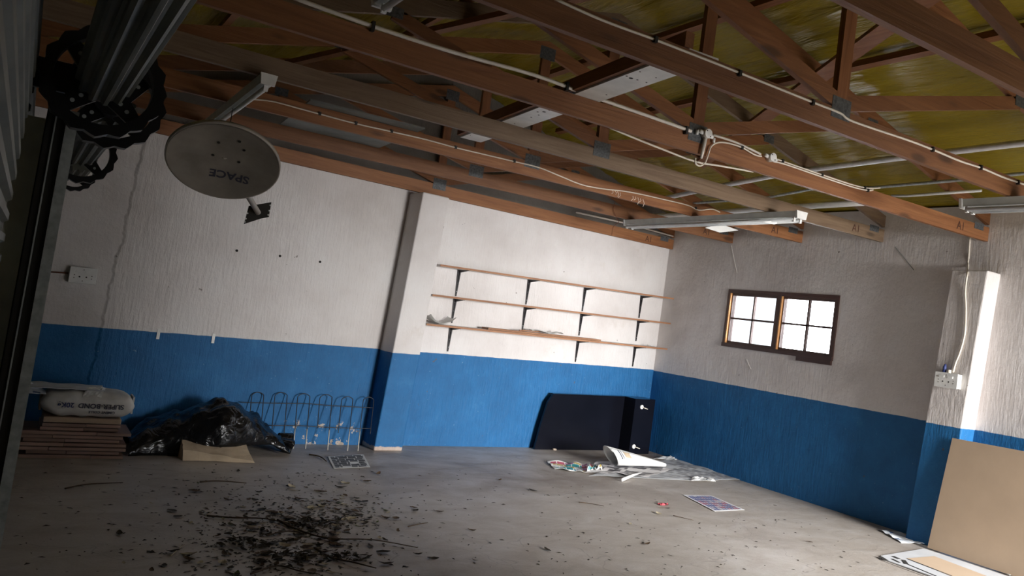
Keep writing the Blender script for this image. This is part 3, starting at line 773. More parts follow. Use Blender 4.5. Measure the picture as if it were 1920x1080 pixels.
def drum_wheel(c, r, parent):
    c = Vector(c); mb = MB(); n = 64; ri = r * .80; hub = r * .33; t = .035
    ex, ez = Vector((1, 0, 0)), UP
    def P(rad, a, y): return c + ex * rad * math.cos(a) + ez * rad * math.sin(a) + Vector((0, y, 0))
    vs = []; fs = []
    for j in range(n):
        a = 2 * PI * j / n; ro = r * (1 + .035 * math.cos(a * 16))
        vs += [P(ro, a, -t), P(ro, a, t), P(ri, a, t), P(ri, a, -t)]
    for j in range(n):
        k = (j + 1) % n
        for q in range(4): fs.append((j * 4 + q, j * 4 + (q + 1) % 4, k * 4 + (q + 1) % 4, k * 4 + q))
    mb.add(vs, fs); w = mb.build('drum_wheel', 'black_plastic', parent)
    MB().disc(c - Vector((0, t * 1.3, 0)), (0, 1, 0), hub, t * 2.6, 28).build('hub', 'black_plastic', w)
    for j in range(4):
        a = PI / 4 + j * PI / 2; d = ex * math.cos(a) + ez * math.sin(a); s = ex * -math.sin(a) + ez * math.cos(a)
        MB().prism([c + d * hub * .9 - s * r * .20, c + d * ri * 1.03 - s * r * .12, c + d * ri * 1.03 + s * r * .12, c + d * hub * .9 + s * r * .20], (0, t * .7, 0)).build('spoke', 'black_plastic', w)
        for q in (.45, .62): MB().disc(c + d * r * q + Vector((0, -.002, 0)), (0, 1, 0), .008, .003, 8).build('rivet', 'galvanised', w)
def roller_door(y0, y1, cx, cz, rr, rw, label, ends, mat_):
    t = thing('roller_door', (-.02, (y0 + y1) / 2, 0), label, 'roller door', 'roller doors on the left wall')
    ribbed_roll(cx, cz, rr, y0 + .06, y1 - .06, mat_, t)
    curtain(-.075, y0 + .02, y1 - .02, 0.003, 2.16, mat_, t)
    if 0 in ends: drum_wheel((cx, y0, cz), rw, t)
    if 1 in ends: drum_wheel((cx, y1, cz), rw, t)
    MB().box(-.09, cx + .03, y1 + .05, y1 + .08, cz - .06, cz + .05).build('wall_bracket', 'black_plastic', t)
    return t
roller_door(0.45, 3.66, .15, 2.15, .085, .20, 'nearest roller door with its ribbed roll overhead', (1,), 'door_steel')
roller_door(3.98, 6.18, .20, 2.14, .085, .19, 'middle roller door with black drum wheels', (0, 1), 'door_steel')
roller_door(6.45, 7.55, .22, 2.13, .08, .15, 'farthest roller door at the back corner', (1,), 'door_steel')
def guide_post():
    t = thing('guide_rail', (.06, 3.8, 0), 'tall galvanised door guide post at the left edge', 'post')
    x0, x1, y = -.005, .095, 3.80; z1 = 2.04
    MB().box(x0, x1 - .035, y, y + .004, 0, z1).build('web_plate', 'dark_steel', t)
    MB().box(x1 - .036, x1, y - .012, y - .008, 0, z1).build('front_flange', 'galvanised', t)
    MB().box(x1 - .036, x1 - .032, y - .008, y + .05, 0, z1).build('inner_lip', 'galvanised', t)
    MB().box(x0, x0 + .004, y, y + .05, 0, z1).build('outer_lip', 'dark_steel', t)
    MB().box(x0 + .028, x0 + .033, y - .006, y, 0, z1).build('wear_strip', 'galvanised', t)
guide_post()
o = MB().box(-.075, -.005, 3.86, 3.90, 0, 2.0).build('timber_jamb', 'door_steel_light')
tag(o, 'pale narrow jamb strip behind the guide post', 'jamb')

# ------------------------------------------------------------------ satellite dish hanging from the trusses
def dish():
    C = PY(419, 306, 5.35); v = (EYE - C).normalized(); e1 = v.cross(UP).normalized() * -1; e1 = (e1 + UP * -.02).normalized()
    upv = v.cross(e1).normalized(); upv = upv if upv.z > 0 else -upv
    th = math.radians(47); n = (v * math.cos(th) - upv * math.sin(th)).normalized(); e2 = n.cross(e1).normalized(); e2 = e2 if e2.z > 0 else -e2
    R = .302; dp = .05
    t = thing('satellite_dish', C, 'grey satellite dish hanging below the fluorescent batten', 'satellite dish')
    def S(r, a, off=0.0): return C + e1 * R * r * math.cos(a) + e2 * R * 1.02 * r * math.sin(a) - n * (dp * (1 - r * r)) + n * off
    rings, seg = 10, 56; vs = []; fs = []
    for off in (0, -.006):
        base = len(vs); vs.append(S(0, 0, off))
        for i in range(1, rings + 1):
            for j in range(seg): vs.append(S(i / rings, 2 * PI * j / seg, off))
        for j in range(seg): fs.append((base, base + 1 + j, base + 1 + (j + 1) % seg))
        for i in range(rings - 1):
            for j in range(seg):
                a, b = base + 1 + i * seg, base + 1 + (i + 1) * seg; k = (j + 1) % seg
                fs.append((a + j, b + j, b + k, a + k))
    MB().add(vs, fs).build('reflector', 'dish_grey', t, True)
    mb = MB(); rim = [S(1, 2 * PI * j / seg) for j in range(seg)]
    rv = []; rf = []
    for j in range(seg):
        c0 = rim[j]; o_ = (c0 - C).normalized()
        rv += [c0 - n * .003, c0 + o_ * .010 - n * .003, c0 + o_ * .010 - n * .028, c0 - n * .028]
    for j in range(seg):
        k = (j + 1) % seg
        for q in range(4): rf.append((j * 4 + q, j * 4 + (q + 1) % 4, k * 4 + (q + 1) % 4, k * 4 + q))
    mb.add(rv, rf).build('rim', 'dish_rim', t, True)
    for (x, y) in ((408, 276), (448, 272), (397, 301), (456, 290), (446, 314)):
        q = PP(x, y, C, n); q2 = q - C; r = q2.length / R
        MB().disc(q - n * (dp * (1 - r * r) - .002), n, .009, .002, 10).build('bolt_hole', 'hole_dark', t)
    base = PP(467, 340, C, n)
    def wrap(tx, ty):
        p = base - e1 * tx - e2 * ty; r = (p - C).length / R; return p - n * (dp * (1 - r * r) - .0025)
    text_mesh('SPACE', .078, 'print_dark', 'lettering', t, base, -e1, -e2, .002, wrap)
    b0 = C - n * (dp + .006); pl = PY(484, 399, 5.95)
    MB().tube([b0, C - n * .10 - e2 * .05, pl], .018, 10).build('mast_arm', 'dish_rim', t, True)
    MB().obox(b0 - e1 * .09 - e2 * .07, e1 * .18, e2 * .14, -n * .03).build('back_bracket', 'dark_steel', t)
    quad = [PY(x, y, 5.97) for x, y in ((467, 386), (509, 379), (504, 407), (489, 410), (458, 420))]
    p = MB().prism(quad, (0, .012, 0)).build('foot_plate', 'dark_steel', t)
    for x, y in ((507, 385), (505, 395), (503, 403), (464, 400), (461, 410), (459, 416)):
        MB().disc(PY(x, y, 5.969), (0, -1, 0), .006, .002, 6).build('slot', 'white_paint', p)
    MB().tube([b0 - n * .03, Vector((1.03, TY[3] - .01, ZC + .002))], .003, 6).build('hanging_wire', 'wire_dark', t)
dish()

# ------------------------------------------------------------------ stack of boards, cement sack, papers
def stack():
    X0, X1, yf, dep = .20, .83, 7.40, .42; z = 0.001
    lay = [(-.01, .02, 0), (.03, -.01, .015), (-.05, .03, -.01), (-.04, .03, .005), (.0, -.02, .02), (-.02, .0, 0), (-.03, .05, -.012), (.09, -.04, .01), (.10, -.03, 0)]
    names = ['lowest', 'second lowest', 'third', 'fourth', 'middle', 'sixth', 'seventh', 'eighth', 'topmost']
    for k, ((a, b, c), nm) in enumerate(zip(lay, names)):
        th = .029; xa, xb = X0 + a, X1 + b
        t = thing('parquet_board', ((xa + xb) / 2, yf, z), '%s parquet board in the stack under the cement sack' % nm, 'board', 'stacked parquet boards')
        cut = xa + (xb - xa) * random.choice((.3, .42, .55, .68))
        MB().box(xa, cut - .002, yf + c + random.uniform(-.006, .006), yf + c + dep, z, z + th - .006).build('strip', 'parquet', t)
        MB().box(cut + .002, xb, yf + c + random.uniform(-.01, .01), yf + c + dep, z + .001, z + th - .007).build('strip', 'parquet', t)
        z += th
    o = MB().box(X0 + .10, X1 - .03, yf + .0, yf + .40, z, z + .040).build('flattened_box', 'cardboard'); bevel(o, .006)
    tag(o, 'brown flattened box between the sack and parquet boards', 'box')
    z += .042
    # cement sack: a plump pillow lying along the wall
    L0, L1 = .265, .875; yc = yf + .19; W = .21; Hh = .10; zc = z + Hh * .95
    t = thing('cement_sack', ((L0 + L1) / 2, yc, z), 'white printed cement sack on the parquet stack', 'sack')
    def prof(s): return max(0.02, (1 - abs(2 * s - 1) ** 5)) ** .5
    def surf(s, a, lift=0.0):
        k = prof(s); ca, sa = math.cos(a), math.sin(a); e = .55
        yy = math.copysign(abs(ca) ** e, ca) * (W * (0.72 + .28 * k) + lift); zz = math.copysign(abs(sa) ** e, sa) * (Hh * k + lift)
        x = L0 + (L1 - L0) * s; nz = .010 * mnoise.noise((x * 14, yy * 12, zz * 14))
        if lift: nz += .002
        return Vector((x, yc + yy + nz * ca, max(z + .002, zc + zz + nz * sa)))
    mb = MB(); mb.grid(lambda u, v: surf(u, 2 * PI * v), 60, 56)
    mb.build('sack_body', 'sack_white', t, True)
    for e_ in (.0, 1.0):
        x = L0 if e_ == 0 else L1 - .012
        MB().box(x, x + .012, yc - .10, yc + .10, z + .03, z + .16).build('sack_end', 'sack_tan' if e_ == 0 else 'sack_white', t)
    # lettering upside down on the front flank
    def mk(x_right, z_base):
        def wrap(tx, ty):
            x = x_right - tx; s = (x - L0) / (L1 - L0); zz = z_base - ty
            k = prof(s); q = max(-1, min(1, (zz - zc) / (Hh * k))); sa = math.copysign(abs(q) ** (1 / .55), q)
            a = PI - math.asin(sa); p = surf(s, a); return Vector((x, p.y - .006, zz))
        return wrap
    text_mesh('SUPER-BOND', .050, 'print_dark', 'lettering', t, (0, 0, 0), (-1, 0, 0), -UP, .0012, mk(.80, zc + .015))
    text_mesh('20Kg', .050, 'print_navy', 'lettering', t, (0, 0, 0), (-1, 0, 0), -UP, .001, mk(.475, zc + .015))
    text_mesh('CIMENT COLLE', .025, 'print_dark', 'lettering', t, (0, 0, 0), (-1, 0, 0), -UP, .001, mk(.745, zc - .038))
    # folded paper and torn wrapping lying across the sack
    zt = zc + Hh + .012
    mb = MB(); mb.grid(lambda u, v: (.06 + .60 * u, yf + .04 + .30 * v - .02 * u, zt + .012 * mnoise.noise((u * 5, v * 4, 1)) - .035 * max(0, .35 - u)), 16, 8)
    o = mb.build('wrapping_paper', 'board_bluegrey'); o.modifiers.new('s', 'SOLIDIFY').thickness = .004
    tag(o, 'grey wrapping paper draped over the top of the cement sack', 'paper')
    mb = MB(); mb.grid(lambda u, v: (.04 + .25 * u, yf - .01 + .22 * v, zt - .045 + .075 * (1 - abs(2 * u - .9)) * v + .012 * mnoise.noise((u * 5, v * 5, 8))), 10, 8)
    o = mb.build('printed_leaflet', 'print_blue'); o.modifiers.new('s', 'SOLIDIFY').thickness = .003
    tag(o, 'creased blue and white leaflet at the left end of the sack', 'leaflet')
    mb = MB(); mb.grid(lambda u, v: (.52 + .12 * u + .03 * v, yf - .01 + .12 * v, zt + .008 + .022 * abs(mnoise.noise((u * 6, v * 6, 3))) - .06 * (1 - v) ** 2), 8, 8)
    o = mb.build('torn_flap', 'paper_white'); o.modifiers.new('s', 'SOLIDIFY').thickness = .003
    tag(o, 'torn white paper flap curling over the sack lettering', 'paper')
stack()

# black refuse bag slumped beside the stack
def black_bag():
    sx = [(0.86, .10), (1.05, .22), (1.25, .31), (1.42, .40), (1.54, .455), (1.68, .42), (1.85, .33), (1.99, .22), (2.09, .15), (2.16, .06)]
    def top(x):
        for (a, p), (b, q) in zip(sx, sx[1:]):
            if a <= x <= b:
                t = (x - a) / (b - a); t = t * t * (3 - 2 * t); return p + (q - p) * t
        return .05
    mb = MB(); nu, nv = 90, 46
    def fn(u, v):
        x = .90 + 1.26 * u; h = top(x); a = PI * v; front = 7.52 + .20 * max(0, u - .55) + .05 * math.sin(u * 9)
        yc = front + .27; W = .27
        under = 0.0
        if u > .40: under = min(.10, (u - .40) * .8)           # rests on the paper sack at this end
        if u > .86: under = .10 - (u - .86) * .55
        f = Vector((x, yc - W * math.cos(a), under + max(0, h - under) * (math.sin(a) ** .8 if 0 < v < 1 else 0)))
        w = mnoise.noise((x * 7, v * 6, 5)) * .03 + abs(mnoise.noise((x * 15, v * 11, 2))) * .028
        d = Vector((0, -math.cos(a), math.sin(a))); return f + d * w * (math.sin(a) ** .5 if 0 < v < 1 else .2)
    mb.grid(fn, nu, nv)
    t = thing('refuse_bag', (1.4, 7.7, 0), 'shiny black plastic bag slumped against the blue wall', 'bag')
    o = mb.build('bag_body', 'black_bag', t, True); o.modifiers.new('s', 'SOLIDIFY').thickness = .004
    mb = MB()
    c = Vector((2.07, 7.85, .10))
    def mouth(u, v):
        a = 2 * PI * u; r = .055 + .03 * v + .014 * math.sin(a * 5)
        return c + Vector((.015 + .12 * v, 0, -.03 * v)) + Vector((0.15 * math.sin(a) * r, math.cos(a) * r * 1.5, math.sin(a) * r))
    mb.grid(mouth, 28, 5)
    o = mb.build('bag_mouth', 'black_bag', t, True); o.modifiers.new('s', 'SOLIDIFY').thickness = .004
    # tan paper sack under it
    mb = MB(); mb.hexa([(1.27, 7.37, .001), (1.80, 7.33, .001), (1.76, 7.68, .001), (1.25, 7.70, .001), (1.255, 7.36, .095), (1.79, 7.325, .016), (1.745, 7.66, .165), (1.28, 7.66, .155)])
    me = mb.mesh('paper_sack'); bm = bmesh.new(); bm.from_mesh(me)
    bmesh.ops.subdivide_edges(bm, edges=bm.edges, cuts=9, use_grid_fill=True)
    for v in bm.verts:
        d = mnoise.noise_vector(v.co * 7) * .012 + mnoise.noise_vector(v.co * 19) * .005
        v.co += d; v.co.z = max(.001, v.co.z)
    bm.to_mesh(me); bm.free(); me.materials.append(M['sack_tan'])
    tag(put('paper_sack', me), 'crumpled tan paper sack under the black bag', 'sack')
black_bag()

# ------------------------------------------------------------------ wire garden fence leaning on the wall
def fence():
    A, B_, C_ = Vector((2.2, 7.97, .0)), Vector((2.9, 7.95, .0)), PB(560, 740, .05)
    n = (B_ - A).cross(C_ - A).normalized()
    def Q(zx, zy): return PP(300 + zx / 4.571, 720 + zy / 4.571, A, n)
    t = thing('wire_fence', (2.5, 7.96, 0), 'wire garden edging with six hoops leaning on the blue wall', 'fence')
    hoops = [(840, 70, 52, 300, 330), (1040, 72, 53, 385, 420), (1235, 82, 52, 555, 555), (1425, 90, 52, 378, 568), (1608, 107, 48, 420, 575), (1790, 112, 45, 576, 430)]
    for k, (cx, ty, hw, lb, rb) in enumerate(hoops):
        def leg(sx, y): return (cx + sx * hw - (y - ty) * .085 * (1.0 + .25 * (k > 3)), y)
        pl = [leg(-1, lb), leg(-1, (lb + ty + 50) / 2), leg(-1, ty + 50), leg(-.85, ty + 18), (cx, ty), leg(.85, ty + 18), leg(1, ty + 50), leg(1, (rb + ty + 50) / 2), leg(1, rb)]
        pts = [Q(*p) for p in pl]
        for p in pts: p.z = max(p.z, .003)
        MB().tube(smooth_curve(pts, 4), .0042, 6).build('hoop', 'wire_dark', t, True)
        for sx, b in ((-1, lb), (1, rb)):
            if b > 500:
                p, q = Q(*leg(sx, 385)), Q(*leg(sx, b)); p -= n * .001; q.z = max(q.z, .003)
                MB().tube([p, q], .0052, 6).build('stake', 'wire_pale', t, True)
    for pl in ([(690, 155), (780, 160), (1000, 165), (1280, 170), (1460, 185), (1640, 195), (1830, 205)], [(920, 355), (1200, 358), (1460, 372), (1640, 378), (1810, 381)]):
        MB().tube(smooth_curve([Q(*p) for p in pl], 4), .0042, 6).build('cross_wire', 'wire_dark', t, True)
fence()

# ------------------------------------------------------------------ black furniture carcass in the corner
def carcass():
    t = thing('furniture_carcass', (5.8, 8.3, 0), 'black melamine furniture carcass standing in the back corner', 'furniture')
    xa, xb = 5.05, 6.42; th = .03; off = .10
    def pt(x, o, z): return Vector((x, back_y(x), z)) + BN * o
    zl, zr = .65, .675
    MB().prism([pt(xa - .0, off, .002), pt(xb, off, .002), pt(xb + .0, off, zr), pt(xa + .17, off, zl), pt(xa + .10, off, zl - .10), pt(xa + .04, off, zl - .38)], BN * th).build('long_panel', 'black_melamine', t)
    MB().hexa([pt(xa + .17, off - .04, zl - .02), pt(xb, off - .04, zr - .02), pt(xb, off, zr - .02), pt(xa + .17, off, zl - .02), pt(xa + .17, off - .04, zl), pt(xb, off - .04, zr), pt(xb, off, zr), pt(xa + .17, off, zl)]).build('top_edge', 'black_melamine', t)
    x0, x1 = 6.31, 6.64
    MB().hexa([pt(x0, off + th, .002), pt(x1, off + th - .02, .002), pt(x1, off + .235, .002), pt(x0, off + .235, .002), pt(x0, off + th, .675), pt(x1, off + th - .02, .68), pt(x1, off + .235, .68), pt(x0, off + .235, .675)]).build('end_box', 'black_melamine', t)
    for x, y in ((1203, 763), (1188, 837)):
        c = PB(x, y, off + .236); s = MB().disc(c, BN, .026, .008, 20).build('cam_fixing', 'white_paint', t)
        MB().tube([c + BN * .006, c + BN * .03 + Vector((.075, 0, -.02))], .005, 8).build('peg', 'cable', s, True)
carcass()

# ------------------------------------------------------------------ papers on the floor
def sheet(corners, material, label, name, amp=.01, z0=.004, seed=0, nu=14, nv=10, cat='paper', group=None, lift=None, freq=3.0):
    P4 = [PZ(*c) for c in corners]
    mb = MB()
    def fn(u, v):
        p = P4[0] * (1 - u) * (1 - v) + P4[1] * u * (1 - v) + P4[2] * u * v + P4[3] * (1 - u) * v
        h = amp * (abs(mnoise.noise((u * freq, v * freq, seed))) * 1.6 + .25 * abs(mnoise.noise((u * 9, v * 9, seed + 3))))
        if lift: h += lift(u, v)
        return Vector((p.x, p.y, z0 + h))
    mb.grid(fn, nu, nv); o = mb.build(name, material); sd = o.modifiers.new('s', 'SOLIDIFY'); sd.thickness = .0015; sd.offset = 1
    return tag(o, label, cat, group)
sheet([(626, 880), (694, 877), (681, 853), (614, 857)], 'print_blackwhite', 'black and white printed sheet on the floor before the pier', 'printed_sheet', .006, seed=1)
sheet([(1340, 960), (1396, 957), (1333, 930), (1281, 929)], 'print_catalogue', 'small catalogue page lying alone mid floor by the right wall', 'printed_sheet', .003, seed=2)
sheet([(1104, 893), (1300, 902), (1395, 900), (1262, 860)], 'print_news', 'large grey newspaper spread along the right wall', 'newspaper', .012, .003, 3, 24, 14)
sheet([(1097, 888), (1215, 897), (1262, 882), (1120, 866)], 'print_news_photo', 'newspaper spread beneath the paper cone', 'newspaper', .022, .012, 4, 20, 12)
sheet([(1040, 881), (1107, 889), (1104, 874), (1026, 868)], 'print_flyer', 'colourful crumpled advertising flyer left of the paper cone', 'advertising_flyer', .035, .006, 5, 16, 10, freq=2.4)
sheet([(1100, 888), (1128, 886), (1128, 878), (1105, 877)], 'print_flyer', 'torn flyer corner between the flyer and paper cone', 'advertising_flyer', .04, .02, 6, 8, 6)
sheet([(1225, 862), (1268, 864), (1274, 858), (1255, 857)], 'paper_white', 'white paper corner folded up against the right wall', 'paper_corner', .015, .010, 7, 8, 6)
sheet([(1296, 903), (1342, 905), (1335, 899), (1297, 897)], 'paper_white', 'bright folded newspaper edge at the right wall', 'paper_fold', .02, .010, 8, 8, 5)
sheet([(1647, 994), (1690, 1019), (1738, 1022), (1680, 998)], 'print_blue', 'pale leaflet on the floor at the foot of the right pier', 'leaflet', .012, .003, 9)
def paper_cone():
    a, b = PZ(1141, 880, .0), PZ(1246, 881, .0); d = (b - a); s = d.cross(UP).normalized(); mb = MB()
    def fn(u, v):
        r = .105 * (1 - u) + .020 * u + .008 * u * (1 - u); ang = 2 * PI * v * 1.05 + .6; r *= 1 + .06 * v
        sk = Vector((d.x, d.y, 0)) * (-.10 * math.sin(ang) * (1 - u))
        return a + d * u + sk + s * r * math.cos(ang) + UP * (r * 1.06 + r * math.sin(ang) * .98 + .034)
    mb.grid(fn, 24, 30); o = mb.build('paper_cone', 'paper_white', None, True); o.modifiers.new('s', 'SOLIDIFY').thickness = .002
    tag(o, 'white newspaper rolled into a cone on the floor', 'paper')
    # printed picture and lines near the wide mouth
    for u0, u1, v0, v1, m_ in ((.19, .30, .88, .98, 'sack_tan'), (.10, .118, .84, .99, 'print_dark'), (.14, .152, .85, .99, 'print_dark')):
        g = MB(); g.grid(lambda u, v: fn(u0 + (u1 - u0) * u, v0 + (v1 - v0) * v) + Vector((-.001, -.004, .003)), 4, 6); g.build('print_block', m_, o, True)
paper_cone()
p, q = PZ(1166, 900, .02), PZ(1203, 886, .03)
tag(MB().tube([p, p * .5 + q * .5 + Vector((0, 0, .006)), q], [.016, .014, .005], 9).build('rolled_scrap', 'print_flyer', None, True), 'small rolled colour scrap in front of the newspapers', 'paper')

# ------------------------------------------------------------------ cardboard at the right
def cardboard():
    bx, tx = 6.56, 6.645
    y0 = 4.20; y1 = 2.9; zt = .955
    o = MB().hexa([(bx - .006, y1, .012), (bx, y1, .012), (bx + .0, y0 + .02, .012), (bx - .006, y0 + .02, .012),
                   (tx - .006, y1, zt + .02), (tx, y1, zt + .02), (tx, 4.15, zt), (tx - .006, 4.15, zt)]).build('cardboard_panel', 'cardboard')
    tag(o, 'large tan cardboard panel leaning against the right pier', 'cardboard')
    # flattened box on the floor
    t = thing('flattened_box', (6.2, 3.8, 0), 'pale flattened carton with black slots lying at the lower right', 'carton')
    poly = [PZ(x, y) for x, y in ((1651, 1044), (1662, 1052), (1760, 1086), (1830, 1110), (1990, 1110), (1920, 1073), (1790, 1040), (1752, 1029))]
    poly = [Vector((min(v.x, 6.50), v.y, .003)) for v in poly]
    MB().prism(poly, (0, 0, .006)).build('carton_sheet', 'board_bluegrey', t)
    tan = [PZ(x, y, .0105) for x, y in ((1700, 1047), (1752, 1043), (1850, 1080), (1880, 1104), (1830, 1104), (1788, 1082))]
    MB().prism(tan, (0, 0, .001)).build('tan_patch', 'cardboard_pale', t)
    def slot(a, b, w=.012):
        a, b = PZ(*a, .0105), PZ(*b, .0105); s = (b - a).cross(UP).normalized() * w
        MB().prism([a - s, b - s, b + s, a + s], (0, 0, .0015)).build('slot', 'hole_dark', t)
    for a, b, w in (((1651, 1044), (1662, 1051), .018), ((1674, 1043), (1686, 1048), .016), ((1673, 1048), (1687, 1055), .010), ((1694, 1050), (1700, 1058), .016),
                    ((1702, 1048), (1785, 1080), .006), ((1663, 1052), (1742, 1081), .006), ((1702, 1058), (1760, 1082), .006)): slot(a, b, w)
    pc_ = PZ(1888, 1074, .011)
    tag(MB().prism([pc_ + Vector((a, b, 0)) for a, b in ((-.05, -.05), (.05, -.06), (.06, .03), (-.02, .06))], (0, 0, .004)).build('paper_scrap', 'paper_white'), 'tiny white paper scrap on the flattened carton', 'paper')
cardboard()

# ------------------------------------------------------------------ leaves, twigs and litter
def leaf_mesh(k, material, slim):
    rnd = random.Random(k); L, W = 1.0, slim; vs = []; fs = []
    c1, c2 = rnd.uniform(.15, .5), rnd.uniform(.2, .6); n = 5
    for i in range(n + 1):
        u = i / n; w = W * math.sin(PI * min(.97, max(.04, u))) ** .8; x = L * (u - .5); zc = c1 * (2 * u - 1) ** 2 * .5
        for s in (-1, 0, 1): vs.append((x, s * w, zc + abs(s) * w * c2 + rnd.uniform(-.03, .05)))
    lo = min(v[2] for v in vs); vs = [(a, b, c - lo) for a, b, c in vs]
    for i in range(n):
        for j in range(2): fs.append((i * 3 + j, i * 3 + j + 1, (i + 1) * 3 + j + 1, (i + 1) * 3 + j))
    me = bpy.data.meshes.new('leaf'); me.from_pydata(vs, [], fs); me.materials.append(M[material]); me.shade_smooth(); return me
LM = [leaf_mesh(k, m_, s) for k, (m_, s) in enumerate((('leaf_brown', .2), ('leaf_brown', .3), ('leaf_dark', .22), ('leaf_dark', .34), ('leaf_pale', .2), ('leaf_pale', .3), ('leaf_green', .2), ('leaf_dark', .26)))]
LBL = {'leaf_brown': 'brown dry leaf on the concrete floor', 'leaf_dark': 'dark withered leaf on the concrete floor', 'leaf_pale': 'pale curled dry leaf on the concrete floor', 'leaf_green': 'greenish leaf on the concrete floor'}
def density_point():
    while True:
        r = random.random()
        if r < .46: x, y = random.gauss(560, 80), random.gauss(1010, 38)
        elif r < .60: x, y = random.gauss(640, 60), random.gauss(965, 20)
        elif r < .78: x, y = random.gauss(430, 90), random.gauss(1020, 45)
        elif r < .93: x, y = random.gauss(520, 120), random.gauss(920, 28)
        else: x, y = random.uniform(680, 1650), random.uniform(885, 1075)
        if 20 < x < 1680 and 878 < y < 1095: break
    return x, y
for k in range(285):
    x, y = density_point(); p = PZ(x, y)
    if p.x > 6.4 or p.y > 7.7: continue
    me = LM[random.choices(range(8), (22, 18, 14, 10, 14, 9, 5, 10))[0]]; mn = me.materials[0].name
    o = put('dry_leaf', me); s = random.uniform(.035, .085) * (1.0 if y > 930 else 1.15)
    o.scale = (s, s, s * random.uniform(.4, .8)); o.location = (p.x, p.y, .0015 + random.uniform(0, .004)); o.rotation_euler = (random.uniform(-.1, .1), random.uniform(-.1, .1), random.uniform(0, 6.28))
    if y < 935: zone = 'on the floor between the leaf heaps and the paper sack'
    elif x > 720: zone = 'lying alone on the clear floor right of the leaf heaps'
    elif x < 430: zone = 'on the dark floor left of the leaf heaps'
    else: zone = 'among the leaf heaps at the bottom of the picture'
    tag(o, LBL[mn].split(' on the')[0] + ' ' + zone, 'leaf', mn[5:] + ' leaves ' + zone)
# crumbs too small to tell apart
mb = MB(); rr = random.Random(4)
for k in range(2000):
    if rr.random() < .8:
        random.seed(k + 100); x, y = density_point()
    else: x, y = rr.uniform(30, 1650), rr.uniform(865, 1085)
    p = PZ(x, y)
    if p.x > 6.5 or p.y > 7.95 or (p.x < 1.0 and p.y > 7.3) or (x > 990 and y < 912) or (1270 < x < 1405 and 920 < y < 968): continue
    a = rr.uniform(0, 6.28); s = rr.uniform(.005, .022); c, sn = math.cos(a) * s, math.sin(a) * s; h = rr.uniform(.002, .007); q = rr.uniform(.2, .5)
    mb.add([(p.x - c, p.y - sn, .001), (p.x + sn * q, p.y - c * q, .002), (p.x + c, p.y + sn, .001), (p.x - sn * q, p.y + c * q, h)], [(0, 1, 3), (1, 2, 3), (0, 3, 2), (0, 2, 1)])
tag(mb.build('leaf_litter', 'leaf_dark'), 'fine crumbled leaf litter scattered over the floor', 'litter', None, 'stuff')
random.seed(11)
twigs = [([(388, 968), (440, 972), (490, 974), (520, 978), (560, 985)], .006, 'long thin twig reaching left from the leaf heap'),
         ([(520, 976), (550, 990), (590, 1005), (630, 1012), (700, 1014), (783, 1027)], .007, 'long twig crossing the middle of the leaf heap'),
         ([(590, 1028), (620, 1045), (660, 1056), (705, 1067)], .007, 'dark bent twig at the lower right of the leaf heap'),
         ([(122, 916), (165, 910), (230, 907)], .006, 'straight twig lying left near the parquet stack'),
         ([(375, 905), (410, 903), (462, 906)], .007, 'short twig below the tan paper sack'),
         ([(580, 852), (600, 857), (612, 865)], .008, 'crooked twig beside the black and white sheet'),
         ([(387, 966), (400, 958)], .004, 'short pale straw by the long thin twig'),
         ([(320, 1042), (345, 1022)], .004, 'pale straw in the dark lower left leaves'),
         ([(500, 1005), (540, 998), (575, 1003)], .005, 'thin stalk among the leaves above the heap'),
         ([(470, 1078), (520, 1062), (560, 1072), (600, 1078)], .006, 'stalk at the bottom picture edge under the heap'),
         ([(765, 988), (785, 985), (802, 982)], .005, 'short stalk right of the leaf heap'),
         ([(1262, 968), (1280, 972), (1300, 976)], .004, 'short straw beside the red scrap'),
         ([(1085, 942), (1110, 945), (1132, 949)], .004, 'thin straw in the middle of the clear floor')]
for pl, r, lb in twigs:
    pts = smooth_curve([PZ(x, y, r + .001) + Vector((0, 0, random.uniform(0, .008))) for x, y in pl], 4)
    n = len(pts); tag(MB().tube(pts, [r * (1 - .6 * i / n) for i in range(n)], 6).build('twig', 'leaf_pale' if 'pale straw' in lb else 'twig', None, True), lb, 'twig', 'twigs on the floor')
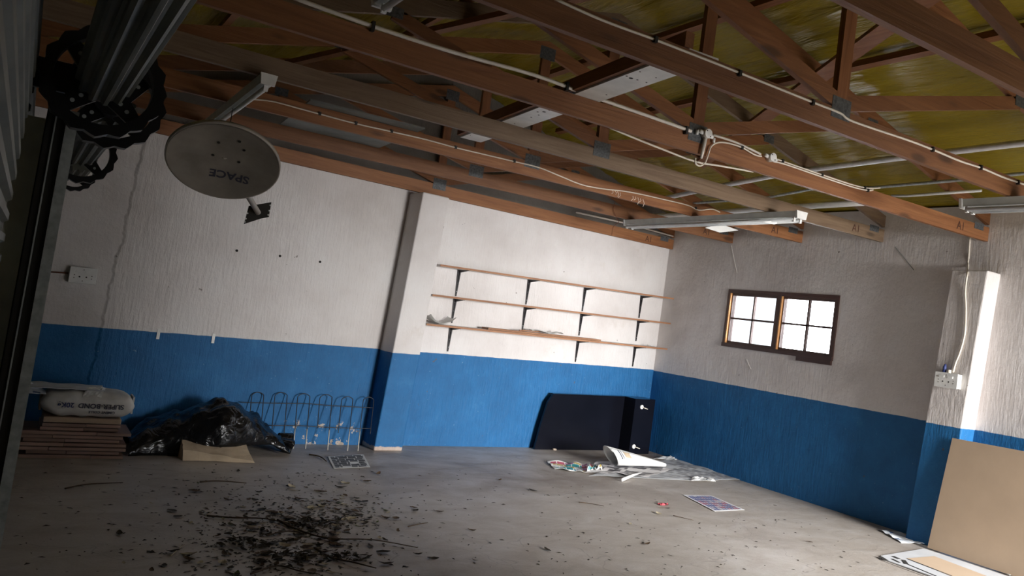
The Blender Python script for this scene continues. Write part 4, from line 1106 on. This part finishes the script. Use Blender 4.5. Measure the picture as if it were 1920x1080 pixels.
# small heaps where the leaves lie thick
def heap(x, y, sx, sy, n, label):
    c = PZ(x, y); mb = MB(); r = random.Random(int(x))
    for k in range(n):
        a = r.uniform(0, 6.28); d = r.random() ** .6; px, py = c.x + sx * d * math.cos(a), c.y + sy * d * math.sin(a); z = .002 + .035 * (1 - d) * r.random()
        s = r.uniform(.012, .035); b = r.uniform(0, 6.28); u = Vector((math.cos(b), math.sin(b), r.uniform(-.3, .5))) * s; w = Vector((-math.sin(b), math.cos(b), r.uniform(-.3, .5))) * s * r.uniform(.25, .5)
        q = Vector((px, py, z + .008)); t = q + Vector((0, 0, r.uniform(.002, .012)))
        vs = [q - u, q - w, q + u, q + w, t]
        for v in vs: v.z = max(v.z, .001)
        mb.add(vs, [(0, 1, 4), (1, 2, 4), (2, 3, 4), (3, 0, 4)])
    tag(mb.build('leaf_heap', 'leaf_dark'), label, 'leaf heap', None, 'stuff')
heap(590, 985, .16, .13, 45, 'dark leaf heap where the long twigs cross')
heap(455, 1022, .13, .10, 40, 'dark leaf heap left of centre at the bottom')
heap(560, 1050, .26, .14, 60, 'broad leaf heap at the bottom picture edge')
heap(650, 1048, .12, .08, 40, 'leaf heap along the dark bent twig')
# rubble crumbs and a red scrap
for x, y, s, lb in ((1009, 841, .035, 'pale rubble lump at the foot of the black carcass'), (1039, 844, .022, 'small pale rubble chip before the black carcass')):
    c = PZ(x, y); mb = MB(); mb.hexa([c + Vector((a * s * random.uniform(.7, 1.2), b * s * random.uniform(.6, 1), z)) for z in (.0, s * .9) for a, b in ((-1, -1), (1, -1), (1, 1), (-1, 1))])
    tag(bevel(mb.build('rubble_lump', 'rubble'), .006), lb, 'rubble', 'rubble lumps')
c = PZ(1243, 947, .0); mb = MB(); mb.grid(lambda u, v: c + Vector((.10 * (u - .5), .06 * (v - .5), .004 + .03 * abs(mnoise.noise((u * 4, v * 4, 2))))), 8, 6)
tag(mb.build('red_scrap', 'red_scrap'), 'crumpled red scrap on the clear floor', 'scrap')
